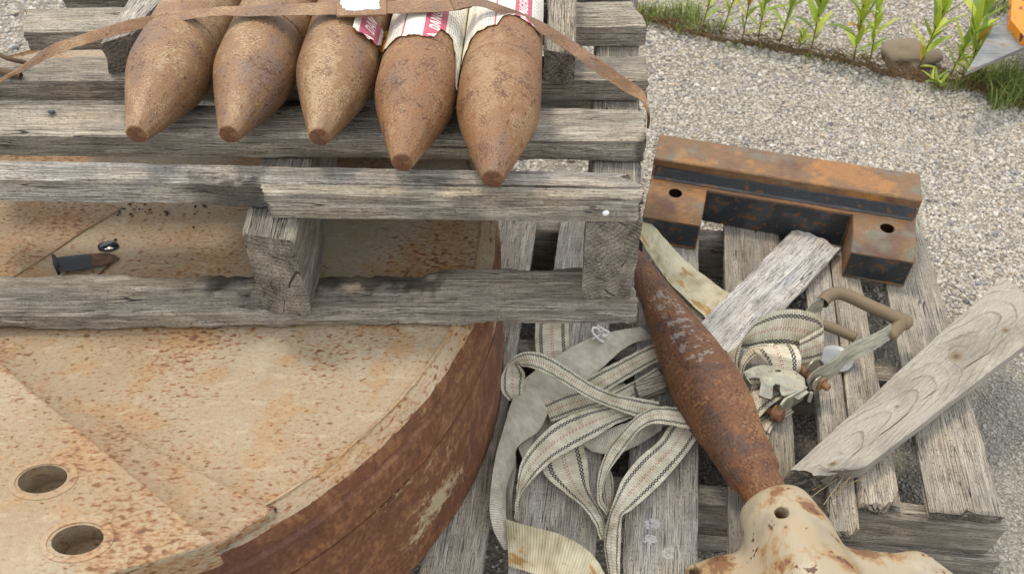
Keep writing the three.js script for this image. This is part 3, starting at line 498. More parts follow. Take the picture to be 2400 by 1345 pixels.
{ // crumpled wrapper between two rods
  const c = P(906, 96, 0.925), pos = [], uv = [], idx = [], N = 12;
  for (let j = 0; j <= N; j++) for (let i = 0; i <= N; i++) { const x = (i / N - 0.5) * 0.036, z = (j / N - 0.5) * 0.05; pos.push(c.x + x + 0.004 * n3(i, j, 1), c.y + 0.016 * n3(i * 0.5, j * 0.5, 3) + 0.4 * x - 6 * x * x, c.z + z); uv.push(i / N, j / N); }
  for (let j = 0; j < N; j++) for (let i = 0; i < N; i++) { const a = j * (N + 1) + i; idx.push(a, a + 1, a + N + 1, a + 1, a + N + 2, a + N + 1); }
  const g = geoFrom(pos, uv, idx); g.computeVertexNormals(); single('crumpled_wrapper', g, new THREE.MeshStandardMaterial({ color: 0xb87820, roughness: 0.25, metalness: 0.3, side: THREE.DoubleSide }), 'small shiny amber wrapper crumpled between two rods', 'wrapper');
}

// ---------------------------------------------------------------- rusty steel strap over the rods
{
  const t = thing('steel_strap', 'rusty flat steel strap tying the pointed rods down to the pallet', 'steel strap', P(0, 187, H_DECK));
  const top = H_DECK + 0.127 + 0.003, k = 0.004;
  const L = [[-60, 232, -58, 236, H_DECK + 0.004, H_DECK + 0.004], [0, 183, 4, 190, H_DECK + 0.006, H_DECK + 0.003], [40, 160, 46, 170, 0.872, 0.868], [115, 107, 123, 131, 0.91, 0.902], [187, 82, 207, 101, 0.925, 0.92], [300, 47, 333, 67, 0.95, 0.945], [373, 34, 405, 51, 0.965, 0.962], [500, 17, 505, 38, top, top], [583, 14, 588, 38, top + k, top + k], [690, 9, 694, 36, top + k, top + k], [800, 3, 805, 34, top + k, top + k], [960, 0, 962, 30, top + k, top + k], [1060, -3, 1064, 25, top + k, top + k], [1104, -12, 1106, 17, top + 0.004, top + 0.002]];
  part('band', ribbon(L, { n: 160, t: 0.0016, ul: 0.4, frac: [0.2, 0.28], cup: 0, fuzz: 0.0005 }), bandM, t);
  const R = [[1050, -10, 1066, 24, top + 0.007, top + 0.007], [1137, 0, 1117, 14, top + 0.009, top + 0.007], [1180, 14, 1160, 26, top + 0.006, top + 0.004], [1268, 50, 1255, 70, 0.945, 0.945], [1340, 94, 1315, 110, 0.914, 0.914], [1407, 139, 1357, 139, 0.90, 0.905], [1460, 178, 1420, 185, 0.876, 0.878], [1508, 213, 1476, 221, 0.85, 0.852], [1518, 244, 1503, 236, 0.842, 0.846], [1524, 270, 1516, 264, 0.83, 0.834], [1522, 300, 1516, 300, 0.79, 0.79]];
  part('band', ribbon(R, { n: 120, t: 0.0016, ul: 0.4, frac: [0.5, 0.58], cup: 0, fuzz: 0.0004 }), bandM, t);
  const q = (x, y) => P(x, y, top + 0.0075);
  const seal = part('seal', plate([q(788, -14), q(906, -18), q(905, 33), q(788, 36)], top + 0.0075, 0.004, { uvm: 0.4, bevel: 0.001 }), bandM, t);
  const pts = Array.from({ length: 40 }, (_, i) => { const a = i / 40 * 6.283, w = 1 + 0.22 * n3(Math.cos(a) * 3, Math.sin(a) * 3, 4) + 0.16 * n3(Math.cos(a) * 9, Math.sin(a) * 9, 2); return q(848 + 46 * w * Math.sign(Math.cos(a)) * Math.abs(Math.cos(a)) ** 0.6, 2 + 22 * w * Math.sign(Math.sin(a)) * Math.abs(Math.sin(a)) ** 0.6); });
  part('paint_patch', plate(pts, top + 0.0085, 0.001, { bevel: 0 }), plain(0xc8cad0, 0.5), seal);
}
console.log('upper done');
// ---------------------------------------------------------------- lower pallet
{
  const t = thing('plank_pallet', 'low pallet of bleached grey planks lying on the gravel under the drum', 'pallet', V(0.3, 0, -1.2));
  const pl = (c, k, o) => part('plank', slab(quad(H_LOW, ...c), 0.024, { nl: 70, wane: 0.003, fray: 90, ...o }), lowM[k], t);
  // each plank runs from its front end to its back: [front-left, back-left, back-right, front-right]
  for (const [a, b] of [[720, 960], [480, 790], [240, 620], [0, 450]]) pl([[a, 1460], [b, 500], [b + 130, 500], [a + 190, 1460]], 3, { nl: 30 });
  pl([[960, 1460], [1130, 500], [1262, 500], [1112, 1460]], 1, { seed: 61, rag: [0.01, 0.006] });
  pl([[1172, 1460], [1316, 500], [1444, 500], [1388, 1460]], 0, { seed: 63, rag: [0.01, 0.006] });
  pl([[1452, 1430], [1512, 500], [1640, 500], [1637, 1430]], 0, { seed: 65, rag: [0.01, 0.006] });
  pl([[1712, 1440], [1697, 475], [1822, 475], [1894, 1440]], 3, { seed: 67, rag: [0.01, 0.006] });
  pl([[1948, 1255], [1868, 470], [1930, 470], [2020, 1257]], 1, { seed: 69, rag: [0.016, 0.006] });
  pl([[2016, 1196], [1932, 460], [1986, 460], [2118, 1200]], 2, { seed: 71, rag: [0.03, 0.006] });
  pl([[2182, 1206], [2040, 455], [2142, 455], [2360, 1216]], 1, { seed: 73, rag: [0.012, 0.006], stain: (u, a, b) => sst(0.014, 0.0, u + 0.006 * n3(a * 20, b * 6, 2)) * 0.55 });
  const rail = (c, o) => part('rail', slab(quad(0.164, ...c), 0.098, { nl: 80, wane: 0.004, ...o }), deckM[1], t);
  rail([[0, 983], [2350, 1196], [2364, 1242], [0, 1031]], { seed: 81, rag: [0.004, 0.008] });
  rail([[0, 705], [2262, 868], [2272, 905], [0, 735]], { seed: 83, rag: [0.004, 0.008] });
  rail([[200, 467], [2168, 560], [2174, 585], [200, 490]], { seed: 85, rag: [0.004, 0.008] });
  const base = (c, o) => part('bottom_board', slab(c.map((q) => P(q[0], q[1], 0.064)), 0.06, { nl: 60, wane: 0.004, ...o }), deckM[1], t);
  base([[0, 1061], [2320, 1278], [2348, 1322], [0, 1106]], { seed: 87 });
  base([[0, 762], [2230, 930], [2238, 965], [0, 800]], { seed: 89 });
  base([[200, 517], [2140, 612], [2146, 640], [200, 543]], { seed: 91 });
  const nh = turned(V(0, 0, 0), V(0, -1, 0), [[-0.0018, 0.004], [-0.001, 0.0065], [0.001, 0.0068], [0.002, 0.002], [0.006, 0.002]], 12, 0.1);
  for (const [x, y] of [[2057, 1172], [2008, 1168], [2236, 1193], [2292, 1200], [1996, 757], [2148, 771], [2197, 773], [1580, 1112], [1650, 610]]) { const m = part('nail', nh, nailM, t); m.position.add(P(x, y, H_LOW + 0.0012)); m.rotation.set(rr(-0.2, 0.2), 0, rr(-0.2, 0.2)); }
  for (const [x, y, rx, ry] of [[1528, 1228, 20, 13], [1524, 1265, 17, 12], [1567, 1295, 18, 14]]) {
    const bl = []; // many small chalky crumbs of paint
    for (let q = 0; q < 46; q++) { const d = Math.sqrt(rnd()) * 0.95, an = rr(0, 6.283), cx = x + rx * d * Math.cos(an), cy = y + ry * d * Math.sin(an), sz = rr(1.2, 4.2); bl.push(plate(Array.from({ length: 9 }, (_, i) => { const a = i / 9 * 6.283, w = rr(0.6, 1.3) * sz; return P(cx + w * Math.cos(a), cy + w * 0.8 * Math.sin(a), H_LOW + 0.0018); }), H_LOW + 0.0016 + q * 0.00002, 0.001, { bevel: 0 })); }
    part('paint_mark', mergeGeometries(bl), chalkM, t);
  }
}

// ---------------------------------------------------------------- notched steel block
{
  const O = P(2120, 673, H_LOW + 0.002), u = V(-0.966, 0, -0.257).normalize(), w = V(0.257, 0, -0.966).normalize(), Lb = 0.622;
  const t = thing('notched_steel_block', 'heavy rusty notched steel block with raised ridge and two bolt holes', 'steel block', O.clone());
  const at = (a, b, h) => O.clone().addScaledVector(u, a).addScaledVector(w, b).add(V(0, h, 0));
  // prism: section [w, h] along u from a to b, faces chamfered by the section itself
  const prism = (sec, a, b, c = 0.0025) => {
    const pos = [], idx = [], n = sec.length, cen = sec.reduce((s, q) => [s[0] + q[0] / n, s[1] + q[1] / n], [0, 0]);
    const st = [[a, -c], [a + c, 0], [b - c, 0], [b, -c]];
    for (const [uu, ins] of st) for (const q of sec) { const d = Math.hypot(q[0] - cen[0], q[1] - cen[1]), k = 1 + ins / d; const p = at(uu, cen[0] + (q[0] - cen[0]) * k, cen[1] + (q[1] - cen[1]) * k); pos.push(p.x, p.y, p.z); }
    for (let i = 0; i < 3; i++) for (let k = 0; k < n; k++) { const x = i * n + k, y = i * n + (k + 1) % n; idx.push(x, y, x + n, y, y + n, x + n); }
    const tri = THREE.ShapeUtils.triangulateShape(sec.map((q) => new THREE.Vector2(q[0], q[1])), []);
    for (const f of tri) { idx.push(f[0], f[1], f[2]); idx.push(3 * n + f[0], 3 * n + f[2], 3 * n + f[1]); }
    const g = toCreasedNormals(geoFrom(pos, null, idx), 0.5); return boxUV(g, 0.7);
  };
  const body = [[0.112, 0.002], [0.236, 0.0], [0.24, 0.004], [0.242, 0.115], [0.236, 0.15], [0.233, 0.152], [0.137, 0.152], [0.134, 0.149], [0.134, 0.13], [0.131, 0.127], [0.126, 0.104], [0.120, 0.101], [0.114, 0.1008], [0.112, 0.098]];
  part('ridge_body', prism(body, 0.0, Lb), [blockM], t).material = blockM;
  part('recess_face', plate([at(0.146, 0.1115, 0), at(0.478, 0.1115, 0), at(0.478, 0.1095, 0), at(0.146, 0.1095, 0)].map((p) => p), O.y + 0.0935, 0.091, { bevel: 0, uvm: 0.35 }), scaleM, t);
  const foot = [[0.0, 0.002], [0.002, 0.0], [0.112, 0.0], [0.112, 0.1], [0.049, 0.1], [0.045, 0.0985], [0.005, 0.082], [0.001, 0.078]];
  for (const [a, b, hu] of [[0.0, 0.142, 0.064], [0.482, 0.622, 0.556]]) {
    // the foot as stacked outline so the bolt hole is a real hole
    const c = at(hu, 0.079, 0.1), dummy = new THREE.MeshStandardMaterial(), A = new Brush(prism(foot, a + 0.001, b - 0.001), dummy), cut = new Brush(boxUV(new THREE.CylinderGeometry(0.0165, 0.0165, 0.14, 32).translate(c.x, c.y, c.z), 0.7), dummy);
    A.updateMatrixWorld(); cut.updateMatrixWorld(); const ev = new Evaluator(); ev.useGroups = false; ev.attributes = ['position', 'normal', 'uv'];
    const f = part('foot', ev.evaluate(A, cut, SUBTRACTION).geometry, blockM, t);
    part('front_face', plate([at(a + 0.004, -0.0006, 0), at(b - 0.004, -0.0006, 0), at(b - 0.004, 0.0008, 0), at(a + 0.004, 0.0008, 0)], O.y + 0.074, 0.066, { bevel: 0, uvm: 0.35 }), scaleM, f);
  }
  part('fillet', prism([[0.118, 0.1035], [0.1275, 0.1035], [0.1335, 0.129], [0.1335, 0.131], [0.1312, 0.129], [0.1235, 0.107]], 0.006, Lb - 0.006, 0.001), scaleM, t);
}

// ---------------------------------------------------------------- loose boards
{
  const c = [P(1634, 762, 0.222), P(1868, 528, 0.216), P(1978, 574, 0.216), P(1722, 850, 0.222)];
  single('loose_board', slab(c, 0.022, { nl: 70, rag: [0.01, 0.022], seed: 95, fray: 60, wane: 0.003, stain: (u, a, b) => 0.34 * sst(0.1, 0.4, n3(u * 5, a * 3, 2) + 0.5 * n3(u * 22, a * 9, 1)) }), paleWood, 'short whitish grey board lying on the planks with its end in the block notch', 'board');
  const q = [P(1838, 1114, 0.236), P(2356, 644, 0.245), P(2478, 752, 0.245), P(1978, 1134, 0.236)];
  const t = thing('broken_pine_board', 'pale pine board with knots and a splintered rotten end, lying across the planks', 'board', P(2000, 1100, 0.19));
  const splM = [plain(0xa8977a, 0.95), plain(0x857355, 0.95)];
  part('board', slab(q, 0.036, { nl: 120, rag: [0.028, 0.003], seed: 99, fray: 34, wane: 0.0012, round: 0.0008, bend: 0.0004, crease: 0.35, uvOff: [0.02, 0.0], US: 0.8, VS: 0.2, front: (u) => 0.05 * sst(0.10, 0.03, u) * (0.75 + 0.6 * n3(u * 60, 2, 1)), stain: (u, a, b) => sst(0.13, 0.04, u) * sst(0.5, 0.85, a + 0.3 * n3(u * 40, a * 8, 3)) * 0.6 }), pineM, t);
  for (let i = 0; i < 6; i++) { const s = P(rr(1948, 2000), rr(1122, 1150), rr(0.205, 0.225)), d = V(-rr(0.02, 0.05), -0.012, rr(0.015, 0.05)); const g = tube([s.clone().addScaledVector(d, -0.4), s.clone().addScaledVector(d, 0.4).add(V(0, 0.003, 0)), s.clone().add(d)], rr(0.0004, 0.0013), 6, 5); part('splinter', g, splM[i % 2], t); }
  part('rotten_core', rock(0.013, 3, [1.2, 0.7, 0.9], 3, 0.8).translate(...P(1946, 1116, 0.214).toArray()), plain(0x4a3826, 1), t);
  const nh = turned(V(0, 0, 0), V(0, -1, 0), [[-0.003, 0.004], [-0.002, 0.007], [0, 0.0074], [0.001, 0.002], [0.006, 0.002]], 12, 0.1);
  for (const [x, y] of [[2354, 672], [1913, 1086]]) { const m = part('nail', nh, nailM, t); m.position.add(P(x, y, 0.242)); m.rotation.set(0.3, 0, -0.5); }
  single('wood_fragment', slab([P(1486, 892, 0.235), P(1560, 872, 0.232), P(1566, 905, 0.232), P(1496, 930, 0.235)], 0.025, { nl: 14, rag: [0.006, 0.006], seed: 103, wane: 0.006 }), deckM[1], 'short dark wood fragment wedged beside the rusty spike and webbing', 'wood scrap');
}

// ---------------------------------------------------------------- spike set in a tan cast socket
{
  const A = P(1486, 596, 0.252), B = P(1792, 1156, 0.268), D = B.clone().sub(A), Ls = D.length();
  const t = thing('spike_with_socket', 'long rusty brown spike set in a tan painted cast socket', 'machine part', P(1790, 1200, H_LOW + 0.002));
  const pf = [[0, 0.014], [0.004, 0.017], [0.1, 0.0265], [0.2, 0.0375], [0.3, 0.0465], [0.4, 0.0550], [0.5, 0.0640], [0.57, 0.0695], [0.63, 0.0715], [0.68, 0.0705], [0.74, 0.0665], [0.8, 0.0600], [0.86, 0.0548], [0.92, 0.0510], [0.94, 0.0495], [0.95, 0.0440], [0.962, 0.0415], [1.0, 0.0405], [1.09, 0.0405]].map(([f, r]) => [f * Ls, r]);
  const fine = []; for (let i = 0; i < pf.length - 1; i++) { const n = Math.max(1, Math.round((pf[i + 1][0] - pf[i][0]) / 0.01)); for (let k = 0; k < n; k++) fine.push([lerp(pf[i][0], pf[i + 1][0], k / n), lerp(pf[i][1], pf[i + 1][1], k / n)]); } fine.push(pf[pf.length - 1]);
  part('spike', turned(A, D, fine, 56, Ls * 1.12, true, 0.03), mat(T_spikeLime, 0.002, 0.68), t);
  const Dn = D.clone().normalize();
  // casting from a smooth union of tapered bones
  const c0 = P(1922, 1330, 0.25), S = 0.36, caps = [];
  const bone = (p, q, a, b) => caps.push([p, q, a, b]);
  const axis = Dn.clone(), neck = B.clone().addScaledVector(axis, 0.054);
  bone(neck, neck.clone().addScaledVector(axis, 0.05), 0.068, 0.071); bone(neck.clone().addScaledVector(axis, 0.05), P(1925, 1440, 0.262), 0.066, 0.095);
  bone(P(1950, 1345, 0.245), P(2150, 1345, 0.225), 0.045, 0.03); bone(P(2150, 1342, 0.224), P(2225, 1395, 0.224), 0.03, 0.034); bone(P(2040, 1420, 0.23), P(2190, 1390, 0.222), 0.04, 0.03);
  bone(P(1830, 1330, 0.245), P(1690, 1350, 0.225), 0.05, 0.026); bone(P(1690, 1350, 0.224), P(1634, 1352, 0.222), 0.026, 0.022); bone(P(1800, 1400, 0.24), P(1660, 1400, 0.225), 0.05, 0.03);
  const N = 120, mc = new MarchingCubes(N, new THREE.MeshStandardMaterial(), false, false, 400000); mc.isolation = 0;
  const hole = [[P(1834, 1200, 0.34), 0.0115], [P(1934, 1188, 0.31), 0.012], [P(1630, 1337, 0.245), 0.010]];
  const v = V(0, 0, 0), ab = V(0, 0, 0);
  for (let k = 0; k < N; k++) for (let j = 0; j < N; j++) for (let i = 0; i < N; i++) {
    v.set(c0.x + (i / (N / 2) - 1) * S, c0.y + (j / (N / 2) - 1) * S * 0.45, c0.z + (k / (N / 2) - 1) * S);
    let d = 1;
    for (const [p, q, ra, rb] of caps) { ab.subVectors(q, p); const h = clamp(((v.x - p.x) * ab.x + (v.y - p.y) * ab.y + (v.z - p.z) * ab.z) / ab.lengthSq()); const dd = Math.hypot(v.x - p.x - ab.x * h, v.y - p.y - ab.y * h, v.z - p.z - ab.z * h) - lerp(ra, rb, h); const kk = 0.028, m = clamp(0.5 + 0.5 * (d - dd) / kk); d = lerp(d, dd, m) - kk * m * (1 - m); }
    // flat mouth where the spike goes in
    const fr = (v.x - neck.x) * axis.x + (v.y - neck.y) * axis.y + (v.z - neck.z) * axis.z, cut = -fr - 0.046; { const kk = 0.03, m = clamp(0.5 - 0.5 * (d - cut) / kk); d = lerp(d, cut, m) + kk * m * (1 - m); }
    for (const [hp, hr] of hole) { const e = hr - Math.hypot(v.x - hp.x, v.z - hp.z), dep = hp.y - 0.075 - v.y; d = Math.max(d, Math.min(e, -dep)); }
    d = Math.max(d, H_LOW + 0.003 - v.y);
    mc.field[i + j * N + k * N * N] = -d;
  }
  mc.update();
  const cnt = mc.count, pa = new Float32Array(cnt * 3), na = new Float32Array(cnt * 3), ua = new Float32Array(cnt * 2);
  for (let i = 0; i < cnt; i++) { const x = c0.x + mc.positionArray[3 * i] * S, y = c0.y + mc.positionArray[3 * i + 1] * S * 0.45, z = c0.z + mc.positionArray[3 * i + 2] * S; pa.set([x, y, z], 3 * i); ua.set([(x + 0.5 * y) / 0.6, (z + 0.6 * y) / 0.6], 2 * i); }
  let g = new THREE.BufferGeometry(); g.setAttribute('position', new THREE.BufferAttribute(pa, 3)); g.setAttribute('uv', new THREE.BufferAttribute(ua, 2));
  g = mergeVertices(g, 1e-5); g.computeVertexNormals(); part('cast_socket', g, tanM, t);
}
console.log('spike done');

// ---------------------------------------------------------------- webbing
{
  const h = H_LOW + 0.004;
  const rs = thing('ratchet_strap', 'tangled cream ratchet strap with black and red lines and its metal ratchet', 'strap', P(1500, 1000, H_LOW + 0.001));
  const web = (pairs, o) => part('webbing', ribbon(pairs, { dirt: 0.75, ...o }), webM, rs);
  web([[1256, 745, 1333, 745, h, h], [1254, 785, 1333, 785, h, h], [1257, 850, 1338, 850, h, h]], { n: 24 });
  web([[1275, 945, 1292, 990, h + 0.012], [1330, 922, 1352, 968, h + 0.014], [1400, 905, 1420, 948, h + 0.012], [1460, 890, 1480, 930, h + 0.01]], { n: 30 });
  web([[1360, 893, 1412, 925, h + 0.016], [1434, 855, 1468, 890, h + 0.02], [1501, 821, 1528, 855, h + 0.022], [1560, 795, 1590, 828, h + 0.02]], { n: 36 });
  web([[1430, 922, 1465, 945, h + 0.02], [1490, 892, 1512, 916, h + 0.022], [1540, 862, 1562, 890, h + 0.022]], { n: 24 });
  web([[1270, 1060, 1362, 1022, h + 0.01, h + 0.01], [1275, 1108, 1377, 1085, h + 0.016, h + 0.014], [1328, 1157, 1384, 1150, h + 0.022, h + 0.014], [1370, 1191, 1406, 1195, h + 0.03, h + 0.012], [1394, 1226, 1419, 1226, h + 0.03, h + 0.008], [1409, 1264, 1420, 1262, h + 0.024, h + 0.004]], { n: 60 });
  web([[1205, 1216, 1214, 1222, h + 0.03, h + 0.002], [1210, 1157, 1220, 1160, h + 0.06, h + 0.022], [1217, 1094, 1250, 1122, h + 0.068, h + 0.045], [1245, 1046, 1294, 1081, h + 0.062, h + 0.052], [1294, 998, 1342, 1053, h + 0.05, h + 0.045], [1349, 970, 1394, 1025, h + 0.038], [1411, 954, 1446, 994, h + 0.03], [1465, 944, 1495, 976, h + 0.024]], { n: 90 });
  web([[1195, 940, 1222, 925, h + 0.01, h + 0.014], [1176, 918, 1226, 903, h + 0.03, h + 0.03], [1174, 888, 1229, 874, h + 0.055, h + 0.05], [1183, 862, 1214, 852, h + 0.075, h + 0.07], [1206, 836, 1222, 858, h + 0.088, h + 0.082], [1232, 825, 1246, 863, h + 0.088, h + 0.084], [1274, 831, 1276, 874, h + 0.078], [1334, 865, 1318, 898, h + 0.062], [1384, 898, 1368, 928, h + 0.05], [1434, 921, 1420, 952, h + 0.044], [1480, 931, 1470, 970, h + 0.04], [1545, 942, 1540, 990, h + 0.034]], { n: 130 });
  web([[1640, 960, 1650, 1010, h + 0.03], [1580, 953, 1612, 1003, h + 0.06], [1532, 954, 1540, 992, h + 0.075], [1498, 970, 1508, 1002, h + 0.075], [1463, 1004, 1477, 1036, h + 0.07], [1428, 1046, 1449, 1074, h + 0.06], [1408, 1094, 1428, 1105, h + 0.055, h + 0.045], [1401, 1143, 1414, 1143, h + 0.05, h + 0.04], [1405, 1180, 1414, 1172, h + 0.04, h + 0.03], [1422, 1206, 1428, 1192, h + 0.02, h + 0.014]], { n: 110 });
  web([[1422, 1206, 1428, 1192, h + 0.018, h + 0.012], [1418, 1180, 1437, 1165, h + 0.012, h + 0.008], [1413, 1150, 1437, 1125, h + 0.01, h + 0.006], [1420, 1115, 1430, 1100, h + 0.012, h + 0.008]], { n: 30 });
  web([[1590, 975, 1660, 990, h + 0.03], [1565, 1004, 1634, 1028, h + 0.042, h + 0.03], [1546, 1032, 1612, 1060, h + 0.05, h + 0.03], [1498, 1074, 1560, 1122, h + 0.055, h + 0.03], [1460, 1122, 1508, 1172, h + 0.05, h + 0.032], [1444, 1160, 1478, 1196, h + 0.045, h + 0.04], [1430, 1198, 1461, 1208, h + 0.036, h + 0.045], [1420, 1232, 1456, 1240, h + 0.03, h + 0.045], [1415, 1271, 1454, 1278, h + 0.02, h + 0.04], [1420, 1312, 1453, 1318, h + 0.012, h + 0.03], [1430, 1380, 1455, 1380, h + 0.01, h + 0.02]], { n: 120 });
  web([[1236, 1070, 1262, 1105, h + 0.004], [1290, 1030, 1330, 1075, h + 0.008], [1350, 1000, 1385, 1040, h + 0.006]], { n: 24 });
  web([[1372, 940, 1392, 985, h + 0.006], [1440, 925, 1452, 965, h + 0.01], [1520, 900, 1534, 938, h + 0.008]], { n: 24 });
  web([[1462, 1010, 1500, 1030, h + 0.004], [1500, 985, 1535, 1010, h + 0.006], [1560, 960, 1590, 985, h + 0.006]], { n: 24 });
  // ---- plain grey sling
  const sl = thing('grey_sling', 'dirty plain grey webbing sling folded beside the drum', 'sling', P(1230, 1000, H_LOW + 0.001));
  const s = (pairs, o) => part('webbing', ribbon(pairs, { dirt: 0.55, ...o }), slingM, sl);
  s([[1500, 765, 1530, 790, h + 0.012], [1440, 775, 1478, 806, h + 0.014], [1370, 797, 1425, 848, h + 0.016], [1298, 838, 1380, 888, h + 0.014], [1250, 870, 1330, 925, h + 0.01], [1216, 905, 1290, 960, h + 0.012], [1196, 950, 1262, 1010, h + 0.02], [1186, 985, 1214, 1046, h + 0.034, h + 0.03], [1166, 1053, 1205, 1087, h + 0.04, h + 0.034], [1153, 1122, 1188, 1143, h + 0.04, h + 0.03], [1149, 1205, 1187, 1212, h + 0.03, h + 0.022], [1160, 1250, 1190, 1253, h + 0.016, h + 0.012], [1182, 1288, 1196, 1290, h + 0.006, h + 0.004]], { n: 130, cup: 0.004 });
  s([[1362, 1038, 1392, 1060, h + 0.01], [1430, 1006, 1440, 1066, h + 0.014], [1484, 985, 1482, 1050, h + 0.016], [1560, 965, 1550, 1010, h + 0.014]], { n: 40 });
  s([[1280, 865, 1300, 930, h + 0.006], [1250, 900, 1262, 985, h + 0.008], [1226, 950, 1246, 1040, h + 0.008], [1200, 1010, 1226, 1080, h + 0.004]], { n: 36, cup: 0.005 });
  s([[1188, 960, 1204, 1000, h + 0.002, h + 0.004], [1192, 1080, 1210, 1090, h + 0.006, h + 0.004], [1186, 1160, 1200, 1170, h + 0.006, h + 0.003], [1190, 1230, 1204, 1235, h + 0.004, h + 0.002]], { n: 36 });
  // ---- two cream straps
  const c1 = ribbon([[1184, 1216, 1193, 1328, h + 0.03, h + 0.012], [1238, 1233, 1236, 1340, h + 0.04, h + 0.02], [1294, 1247, 1278, 1356, h + 0.045, h + 0.026], [1342, 1267, 1312, 1368, h + 0.045, h + 0.03], [1377, 1291, 1345, 1380, h + 0.04, h + 0.03], [1401, 1319, 1372, 1395, h + 0.032, h + 0.026], [1422, 1360, 1400, 1420, h + 0.02, h + 0.016]], { n: 70, ul: 0.25, t: 0.003, cup: 0.004 });
  single('cream_webbing', c1, creamM, 'wide cream ribbed webbing end with brown stained edge, lying on a plank', 'webbing');
  const c2 = ribbon([[1506, 505, 1500, 560, h + 0.06], [1548, 548, 1534, 617, h + 0.05], [1602, 608, 1568, 662, h + 0.04], [1652, 648, 1606, 700, h + 0.028], [1712, 692, 1656, 748, h + 0.018]], { n: 60, ul: 0.25, t: 0.003, cup: 0.003 });
  const u2 = ribbon([[1580, 650, 1560, 665, h + 0.03, h + 0.02], [1606, 690, 1580, 705, h + 0.02, h + 0.006], [1640, 728, 1610, 745, h + 0.012, h + 0.003], [1650, 750, 1632, 762, h + 0.006, h + 0.002]], { n: 24, ul: 0.25, t: 0.003 });
  single('cream_webbing', mergeGeometries([c2, u2]), creamM, 'flat cream webbing strap between pallet corner and whitish board', 'webbing');

  // ---- the ratchet: zoomed tracing, scale 3.635 from (1650, 650)
  const Z = (x, y) => [1650 + x / 3.635, 650 + y / 3.635], ZP = (x, y, hh) => P(...Z(x, y), hh);
  const zr = (l) => l.map(([a, b, c, d, e, f]) => [...Z(a, b), ...Z(c, d), e, f ?? e]);
  web(zr([[330, 900, 210, 830, h + 0.02, h + 0.03], [285, 720, 190, 660, h + 0.05, h + 0.03], [340, 520, 300, 600, h + 0.085, h + 0.03], [440, 372, 400, 610, h + 0.10, h + 0.03], [600, 292, 540, 600, h + 0.108, h + 0.03], [740, 270, 700, 600, h + 0.11, h + 0.03], [900, 290, 880, 640, h + 0.108, h + 0.03], [990, 335, 990, 670, h + 0.10, h + 0.03], [1018, 410, 1010, 690, h + 0.09, h + 0.03], [940, 470, 930, 715, h + 0.082, h + 0.03], [820, 540, 800, 730, h + 0.07, h + 0.028]]), { n: 90 });
  web(zr([[470, 600, 740, 596, h + 0.05], [420, 585, 770, 575, h + 0.062], [415, 600, 800, 600, h + 0.074], [450, 640, 830, 680, h + 0.078], [500, 690, 832, 750, h + 0.068], [535, 750, 815, 818, h + 0.05], [560, 770, 790, 840, h + 0.035]]), { n: 50 });
  web(zr([[330, 880, 290, 830, h + 0.03], [350, 760, 310, 700, h + 0.05, h + 0.05], [430, 670, 385, 600, h + 0.07], [500, 650, 470, 570, h + 0.075], [560, 730, 600, 560, h + 0.06, h + 0.075]]), { n: 36 });
  web(zr([[230, 1050, 420, 1270, h + 0.012], [330, 955, 500, 1170, h + 0.026], [420, 930, 590, 1080, h + 0.03], [520, 890, 680, 1020, h + 0.026]]), { n: 30 });
  web(zr([[440, 1240, 560, 1330, h + 0.004], [520, 1180, 600, 1260, h + 0.006], [700, 1090, 770, 1150, h + 0.006]]), { n: 20 });
  // body plate with cut-outs
  const body = [[345, 800], [420, 760], [500, 742], [640, 752], [780, 792], [862, 858], [872, 930], [760, 985], [690, 1010], [664, 1000], [650, 960], [652, 915], [612, 905], [592, 925], [588, 1010], [575, 1035], [520, 1022], [470, 1000], [488, 905], [478, 856], [430, 850], [370, 862]];
  const bp = part('ratchet_body', plate(body.map(([a, b]) => ZP(a, b, h + 0.058)), h + 0.058, 0.003, { uvm: 0.2, bevel: 0.001, holes: [Array.from({ length: 16 }, (_, i) => ZP(635 + 32 * Math.cos(i / 16 * 6.283), 796 + 14 * Math.sin(i / 16 * 6.283), h + 0.058))] }), zincM, rs);
  const wall = (pts, hi, lo, m, name, par) => { const L = pts.map(([a, b]) => [...Z(a, b)]); const A = curve(L.map((q) => P(q[0], q[1], hi)), 24), g = [], pos = [], uv = [], idx = []; A.forEach((p, i) => { for (const [hh, o] of [[hi, 0], [lo, 0], [lo, 0.003], [hi, 0.003]]) { pos.push(p.x + o, hh, p.z + o); uv.push(i * 0.05, hh * 5 + o); } }); for (let i = 0; i < A.length - 1; i++) for (let k = 0; k < 4; k++) { const a = i * 4 + k, b = i * 4 + (k + 1) % 4; idx.push(a, b, a + 4, b, b + 4, a + 4); } idx.push(0, 1, 2, 0, 2, 3); const e = (A.length - 1) * 4; idx.push(e, e + 1, e + 2, e, e + 2, e + 3); return part(name, toCreasedNormals(geoFrom(pos, uv, idx), 0.6), m, par); };
  wall([[872, 925], [760, 990], [690, 1030], [650, 1080]], h + 0.058, h + 0.014, zincM, 'side_plate', rs);
  wall([[345, 805], [370, 862], [400, 900]], h + 0.058, h + 0.012, zincM, 'side_plate', rs);
  part('latch', plate([[486, 880], [600, 880], [580, 1040], [470, 1000]].map(([a, b]) => ZP(a, b, h + 0.036)), h + 0.036, 0.004, { uvm: 0.2, bevel: 0.001, holes: [[[520, 900], [570, 905], [560, 985], [510, 970]].map(([a, b]) => ZP(a, b, h + 0.036))] }), zincM, rs);
  part('thumb_tab', plate([[742, 1000], [842, 942], [902, 975], [812, 1040]].map(([a, b]) => ZP(a, b, h + 0.052)), h + 0.052, 0.004, { uvm: 0.2, bevel: 0.001 }), zincM, rs);
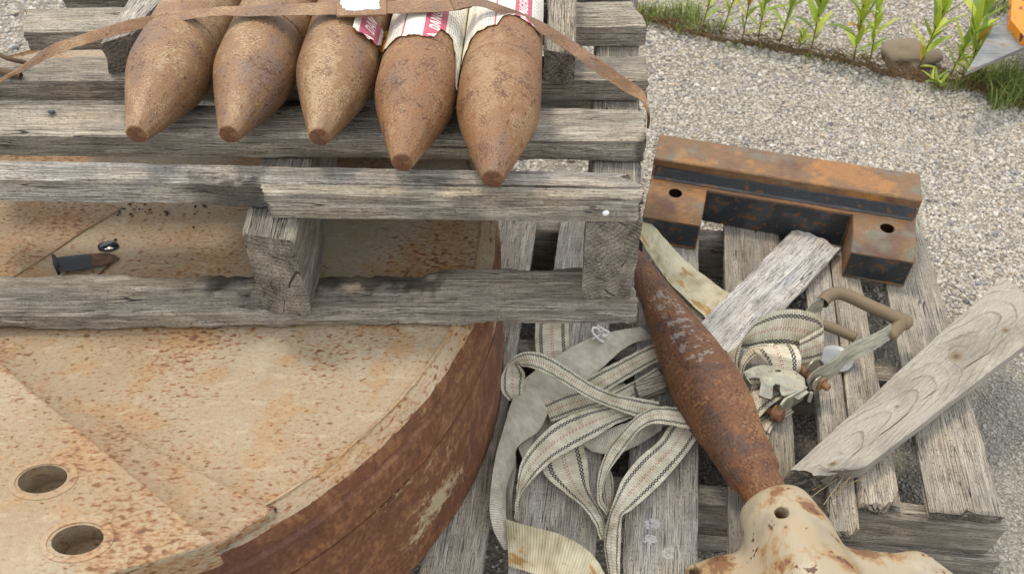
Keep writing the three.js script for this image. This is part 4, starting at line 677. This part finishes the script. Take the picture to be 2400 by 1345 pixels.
  part('floor_plate', plate([[380, 870], [660, 900], [690, 1010], [520, 1075], [360, 960]].map(([a, b]) => ZP(a, b, h + 0.018)), h + 0.018, 0.003, { uvm: 0.2, bevel: 0.0008 }), zincM, rs);
  const bolt = ZP(625, 1165, h + 0.024), bd = V(0.72, 0.25, 0.62).normalize();
  part('bolt', turned(bolt.clone().addScaledVector(bd, 0.012), bd.clone().negate(), [[0, 0.013], [0.002, 0.0155], [0.012, 0.0158], [0.014, 0.0185], [0.018, 0.0185], [0.019, 0.009], [0.05, 0.009]], 24, 0.2), spikeM, rs);
  const sp = ZP(1000, 900, h + 0.05), sd = V(0.6, 0.1, 0.75).normalize();
  part('spool', turned(sp.clone().addScaledVector(sd, 0.02), sd.clone().negate(), [[0, 0.006], [0.002, 0.008], [0.014, 0.008], [0.015, 0.0145], [0.02, 0.015], [0.021, 0.009], [0.075, 0.009]], 20, 0.2), rustB, rs);
  for (const [x, y, r0] of [[930, 775, 0.021], [975, 905, 0.016]]) part('gear', turned(ZP(x, y, h + 0.056), sd.clone().negate(), [[0, r0 * 0.6], [0.001, r0], [0.004, r0], [0.005, r0 * 0.5]], 22, 0.2), zincM, rs);
  part('pin', turned(ZP(920, 975, h + 0.055), V(-0.1, -0.9, 0.4), [[0, 0.003], [0.001, 0.004], [0.022, 0.004]], 12, 0.2), zincM, rs);
  // handle arms, lifted towards the grip
  const arm = (l) => part('handle_arm', ribbon(zr(l), { n: 40, t: 0.003, ul: 0.2, cup: 0, fuzz: 0.0002 }), zincM, rs);
  arm([[880, 870, 900, 960, h + 0.075, h + 0.03], [950, 790, 1010, 900, h + 0.08, h + 0.035], [1060, 725, 1100, 850, h + 0.085, h + 0.045], [1240, 580, 1230, 730, h + 0.092, h + 0.055], [1330, 530, 1340, 680, h + 0.094, h + 0.06], [1470, 470, 1480, 600, h + 0.096, h + 0.066], [1600, 395, 1590, 525, h + 0.098, h + 0.07]]);
  arm([[870, 290, 900, 330, h + 0.09, h + 0.07], [930, 215, 960, 300, h + 0.094, h + 0.06], [1030, 150, 1010, 285, h + 0.098, h + 0.066]]);
  const grip = tube([ZP(1012, 215, h + 0.085), ZP(1060, 160, h + 0.088), ZP(1150, 135, h + 0.09), ZP(1250, 165, h + 0.09), ZP(1420, 245, h + 0.09), ZP(1600, 325, h + 0.088), ZP(1690, 375, h + 0.086), ZP(1660, 420, h + 0.08), ZP(1610, 470, h + 0.076)], 0.0142, 60, 16);
  part('grip', grip, gripM, rs);
  part('grip', rock(0.018, 4, [1.0, 0.8, 1.1], 3, 0.12).translate(...ZP(1712, 375, h + 0.083).toArray()), gripM, rs);
  part('grip', rock(0.0125, 9, [0.9, 0.9, 1.4], 3, 0.1).translate(...ZP(1612, 468, h + 0.08).toArray()), gripM, rs);
  part('release_bar', tube([ZP(1010, 400, h + 0.07), ZP(1150, 450, h + 0.07), ZP(1295, 515, h + 0.07)], 0.0115, 20, 12), gripM, rs);
  // bright lid under the handle
  const lc = ZP(1125, 700, H_LOW + 0.003), lid = new THREE.LatheGeometry([[0, 0.004], [0.026, 0.004], [0.030, 0.0055], [0.034, 0.0075], [0.0365, 0.006], [0.037, 0.002], [0.036, 0]].map(([r, y]) => new THREE.Vector2(r, y)), 48);
  lid.translate(lc.x, lc.y, lc.z); single('metal_disc', lid, steelM, 'small bright round metal disc under the ratchet handle', 'metal disc');
  // knotted white cord by the pallet corner
  const kc = P(1408, 782, H_LOW + 0.032), kp = Array.from({ length: 28 }, (_, i) => { const a = i / 28 * 6.283 * 2; return V(kc.x + 0.013 * Math.cos(a) + 0.007 * Math.cos(3 * a + 1), kc.y + 0.010 * Math.sin(1.5 * a), kc.z + 0.012 * Math.sin(a) + 0.008 * Math.sin(2.5 * a)); });
  single('rope_scrap', tube(kp, 0.0026, 120, 7), whiteM, 'short knotted white rope on the sling at the pallet corner', 'rope');
}

// ---------------------------------------------------------------- litter on the drum and deck
{
  const b = thing('metal_bracket', 'small bent dark metal bracket with rusty end lying on the drum', 'bracket', P(190, 615, H_DISC));
  const hb = H_DISC + 0.012;
  part('blade', ribbon([[128, 604, 136, 637, hb + 0.004], [190, 597, 196, 630, hb], [212, 596, 216, 624, hb]], { n: 12, t: 0.002, cup: 0, fuzz: 0.0003 }), plain(0x2e3236, 0.5, 0.3), b);
  part('rusty_tip', ribbon([[212, 596, 216, 624, hb], [240, 593, 245, 621, hb - 0.003], [262, 596, 266, 612, hb - 0.007], [277, 604, 279, 607, hb - 0.009]], { n: 14, t: 0.002, cup: 0, fuzz: 0.0003 }), spikeM, b);
  part('flange', ribbon([[118, 594, 128, 598, hb + 0.022], [124, 622, 136, 618, hb + 0.01], [136, 648, 140, 636, hb - 0.008]], { n: 12, t: 0.0025, cup: 0, fuzz: 0.001 }), plain(0x2a2b2a, 0.7), b);
  single('rusty_wire', tube([P(258, 616, H_DISC + 0.003), P(238, 636, H_DISC + 0.003), P(214, 656, H_DISC + 0.003)], 0.0012, 12, 6), spikeM, 'thin rusty wire on the drum beside the dark bracket', 'wire');
  const pd = P(252, 579, H_DISC + 0.0005); single('oil_blob', rock(0.014, 2, [1.25, 0.22, 0.9], 3, 0.3).translate(pd.x, pd.y + 0.002, pd.z), new THREE.MeshStandardMaterial({ color: 0x1c2026, roughness: 0.06, metalness: 0.2 }), 'shiny dark droplet on the drum beside the bracket', 'droplet');
  const bits = [];
  for (let i = 0; i < 34; i++) { const p = P(rr(0, 1) ** 2 * 250 + 265, rr(476, 506) + (rnd() < 0.25 ? rr(0, 90) : 0), H_DISC + 0.002), g = rock(rr(0.0005, 0.0026), i, [1.4, 0.6, 1], 1, 0.5); g.rotateY(rr(0, 6)); g.translate(p.x, p.y, p.z); bits.push(g); }
  single('crumbled_bark', mergeGeometries(bits), plain(0x3f3424, 1), 'scattered dark crumbs and wood bits on the drum', 'debris', null, 'stuff');
  const p1 = P(121, 265, H_DECK + 0.002); single('dark_pebble', rock(0.0048, 3, [1.2, 0.6, 0.9], 2, 0.3).translate(p1.x, p1.y + 0.002, p1.z), plain(0x3a3d40, 0.8), 'small dark pebble on a deck board', 'pebble');
  single('dry_twig', mergeGeometries([tube([P(-20, 120, H_DECK + 0.028), P(20, 138, H_DECK + 0.02), P(60, 147, H_DECK + 0.006)], 0.004, 16, 7), tube([P(-20, 160, H_DECK + 0.012), P(20, 172, H_DECK + 0.008), P(48, 178, H_DECK + 0.005)], 0.006, 16, 7)]), plain(0x5c4a38, 0.95), 'dry brown twigs on the pallet under the strap end', 'twig');
  const wp = P(1420, 497, H_DECK - 0.025); single('white_spot', rock(0.0052, 5, [1, 1, 0.5], 2, 0.2).translate(wp.x, wp.y, wp.z + 0.002), plain(0xeeeeee, 0.4), 'tiny white spot on the front edge of the pallet', 'small_spot');  // tiny near-white lump on the front face of the board
}

// ---------------------------------------------------------------- weeds, soil strip, stone and machine corner
{
  const line = [[1480, 30], [1560, 62], [1700, 95], [1850, 118], [1990, 150], [2110, 178], [2240, 195], [2340, 225], [2460, 270]];
  const pos = [], idx = [], cp = curve(line.map((q) => P(q[0], q[1], 0)), 160);
  cp.forEach((p, i) => { const w = 0.015 + 0.022 * n3(i * 0.14, 1, 2), o = 0.02 * n3(i * 0.3, 6, 2); for (let k = 0; k <= 5; k++) { const f = k / 5 - 0.5; pos.push(p.x, 0.002 + 0.010 * Math.cos(f * 3.1) * (1 + n3(i * 0.5, k, 3)), p.z + f * 2 * w + o); } });
  for (let i = 0; i < cp.length - 1; i++) for (let k = 0; k < 5; k++) { const a = i * 6 + k; idx.push(a, a + 6, a + 1, a + 1, a + 6, a + 7); }
  const sg = geoFrom(pos, pos.filter((_, i) => i % 3 !== 1).map((x) => x), idx); sg.computeVertexNormals(); single('soil_strip', sg, mat(T_ground, 0.006, 1, { color: 0xc0aa8c }), 'narrow strip of dark soil and litter along the weeds', null, null, 'structure');
  const leafM = [0xb4c440, 0x9cb43a, 0xc2cc50, 0x86a040].map((c) => new THREE.MeshPhysicalMaterial({ color: c, roughness: 0.65, side: THREE.DoubleSide, transmission: 0.25, thickness: 0 }));
  const dryM = plain(0xa8862e, 0.8), stemM = plain(0x6a4a30, 0.8), grassM = [0x7b8a3c, 0x8e9650, 0x62763a].map((c) => plain(c, 0.8));
  const leaf = (fold, droop, wid) => { const pos = [], idx = [], n = 8; for (let i = 0; i <= n; i++) { const f = i / n, w = wid * Math.pow(Math.sin(Math.PI * Math.pow(f, 0.75)), 0.8) + 0.002, y = f * 0.25 - droop * f * f; pos.push(-w, y + fold * w, f, 0, y, f, w, y + fold * w, f); } for (let i = 0; i < n; i++) for (let k = 0; k < 2; k++) { const a = i * 3 + k; idx.push(a, a + 1, a + 3, a + 1, a + 4, a + 3); } const g = geoFrom(pos, null, idx); g.computeVertexNormals(); return g; };
  const leaves = [leaf(0.5, 0.1, 0.095), leaf(0.6, 0.3, 0.11), leaf(0.35, -0.05, 0.085)];
  let k = 0;
  const weed = (px, py, hgt, n0, len, label, o = {}) => {
    const n = Math.round(n0 * 1.8);
    const b = P(px, py, 0.008), t = thing('weed', label, 'weed', b, 'weeds along the soil strip'), lx = rr(-0.045, 0.045), lz = rr(-0.03, 0.03);
    part('stem', tube([b, V(b.x + lx * 0.4, hgt * 0.5, b.z + lz * 0.4), V(b.x + lx, hgt, b.z + lz)], 0.0022, 12, 6), stemM, t);
    for (let i = 0; i < n; i++) {
      const f = Math.pow((i + 0.8) / n, 0.8), m = part('leaf', leaves[(i + k) % 3], rnd() < 0.025 ? dryM : leafM[(i + k * 2) % 4], t), s = 1.05 * len * (0.65 + 0.6 * Math.sin(f * 2.6)) * rr(0.8, 1.15);
      m.position.set(lx * f, f * hgt, lz * f); m.scale.setScalar(s); m.rotation.order = 'YXZ'; m.rotation.set(-rr(0.25, 0.8) - 0.45 * f * (o.up ?? 1), i * 2.4 + k + rr(-0.3, 0.3), 0);
    } k++;
  };
  weed(1690, 84, 0.24, 10, 0.07, 'yellowish green weed beside the low grass tuft'); weed(1740, 98, 0.25, 9, 0.075, 'leafy weed with a dark bare lower stem'); weed(1777, 92, 0.26, 10, 0.085, 'bright green weed close beside the bare stemmed one'); weed(1828, 100, 0.20, 9, 0.075, 'pale green weed with drooping lower leaves'); weed(1903, 114, 0.26, 12, 0.10, 'broad leafed light green weed growing alone in the strip'); weed(2000, 146, 0.30, 14, 0.10, 'tall yellow green weed paired with a smaller one near the stone'); weed(2040, 148, 0.20, 9, 0.07, 'smaller darker weed close to the tall yellow green one');
  weed(2150, 170, 0.25, 10, 0.09, 'upright narrow leafed weed growing over the stone'); weed(2228, 178, 0.28, 12, 0.10, 'large long leafed green weed beside the machine blade'); weed(2262, 192, 0.19, 9, 0.085, 'long leafed weed with reddish stem at the blade tip'); weed(2210, 210, 0.03, 6, 0.05, 'low round leafed seedling at the foot of the strip', { up: 0 }); weed(1870, 120, 0.05, 6, 0.04, 'tiny seedling between taller weeds'); weed(1645, 70, 0.2, 8, 0.07, 'yellowing weed rising from the grass tuft');
  const blades = [[], [], []];
  const tuft = (px, py, n, hgt, sx, sz) => { const b = P(px, py, 0.006); for (let i = 0; i < n; i++) { const x = b.x + rr(-sx, sx), z = b.z + rr(-sz, sz), a = rr(0, 6.28), hh = hgt * rr(0.4, 1.1), l = hh * rr(0.3, 1.1), dx = Math.cos(a) * l, dz = Math.sin(a) * l, w = rr(0.0012, 0.0028), nx = -Math.sin(a) * w, nz = Math.cos(a) * w; const pos = [], idx = []; for (let q = 0; q <= 4; q++) { const f = q / 4, t = 1 - f * 0.9; pos.push(x + dx * f * f - nx * t, hh * (f - 0.3 * f * f) * 1.3 + 0.004, z + dz * f * f - nz * t, x + dx * f * f + nx * t, hh * (f - 0.3 * f * f) * 1.3 + 0.004, z + dz * f * f + nz * t); } for (let q = 0; q < 4; q++) idx.push(2 * q, 2 * q + 1, 2 * q + 2, 2 * q + 1, 2 * q + 3, 2 * q + 2); const g = geoFrom(pos, null, idx); g.computeVertexNormals(); blades[i % 3].push(g); } };
  tuft(1560, 40, 420, 0.075, 0.13, 0.06); tuft(1640, 70, 160, 0.05, 0.09, 0.04); tuft(2390, 215, 900, 0.09, 0.13, 0.11); tuft(2320, 190, 260, 0.08, 0.08, 0.05); tuft(2370, 20, 260, 0.07, 0.12, 0.06); tuft(1800, 105, 70, 0.03, 0.15, 0.03); tuft(1960, 140, 90, 0.03, 0.12, 0.03); tuft(2250, 200, 160, 0.05, 0.10, 0.03); tuft(1760, -30, 120, 0.05, 0.2, 0.06);
  const gg = new THREE.Group(); gg.name = 'grass'; scene.add(gg); tag(gg, 'fine green grass blades in tufts along the weeds', 'grass', null, 'stuff');
  blades.forEach((l, i) => { const m = new THREE.Mesh(mergeGeometries(l), grassM[i]); m.name = 'grass_blades'; m.userData.kind = 'stuff'; gg.add(m); });
  const dead = []; for (let i = 0; i < 900; i++) { const q = cp[Math.floor(rnd() * cp.length)], p = V(q.x + rr(-0.03, 0.03), 0.02 + rr(0, 0.012), q.z + rr(-0.04, 0.05)), a = rr(0, 6.28), l = rr(0.01, 0.04); dead.push(tube([p, V(p.x + Math.cos(a) * l, p.y + rr(-0.006, 0.01), p.z + Math.sin(a) * l)], rr(0.0006, 0.0018), 2, 4)); }
  single('dead_stalks', mergeGeometries(dead), plain(0x6e5436, 1), 'brown dead stalks littering the soil strip', 'litter', null, 'stuff');
  const sp = P(2118, 150, 0.0); single('stone', rock(0.088, 8, [1.05, 0.5, 1.0], 4, 0.45).translate(sp.x + 0.02, 0.02, sp.z - 0.02), mat(T_ground, 0.004, 0.95, { color: 0xf0e6d4 }), 'rough grey brown stone half buried among the weeds', 'stone');
  // corner of a machine: steel cutting edge and orange arm hanging over the weeds
  const t = thing('machine_blade', 'grey steel cutting edge with orange bracket hanging over the weeds', 'machine part', P(2330, 180, 0.2));
  const hb = 0.21, g = plate([[2267, 168], [2330, 62], [2372, 18], [2470, -40], [2520, 60]], hb, 0.014, { bevel: 0.001, uvm: 0.5 });
  const T_steel = makeTex(512, 512, (u, v, o) => { const a = pn(u + 0.3 * v, v, 4, 60, 600), b = fbm(u, v, 5, 7, 602, 4), c = pn(u, v, 120, 160, 606), j = 22 * a + 34 * b + 12 * c; o[0] = 128 + j; o[1] = 130 + j; o[2] = 130 + j; mixc(o, [120, 92, 66], sst(0.35, 0.6, b + 0.3 * c) * 0.6); return 0.5 + 0.3 * a + 0.2 * c; });
  part('cutting_edge', g, mat(T_steel, 0.0008, 0.55, { metalness: 0.3 }), t);
  part('bracket', plate([[2371, 46], [2378, -80], [2520, -80], [2520, 120], [2402, 84]], hb + 0.03, 0.03, { bevel: 0.002, uvm: 0.3 }), mat(makeTex(256, 256, (u, v, o) => { const b = fbm(u, v, 6, 6, 610, 4), c = pn(u, v, 60, 60, 614); o[0] = 214 + 14 * c; o[1] = 132 + 12 * c; o[2] = 20; mixc(o, [88, 58, 40], sst(0.36, 0.46, b + 0.12 * c)); return 0.6 - 0.2 * sst(0.36, 0.46, b); }), 0.0008, 0.5), t);
}

scene.traverse((o) => { if (o.isMesh) { o.castShadow = true; o.receiveShadow = true; } });
renderer.render(scene, camera);
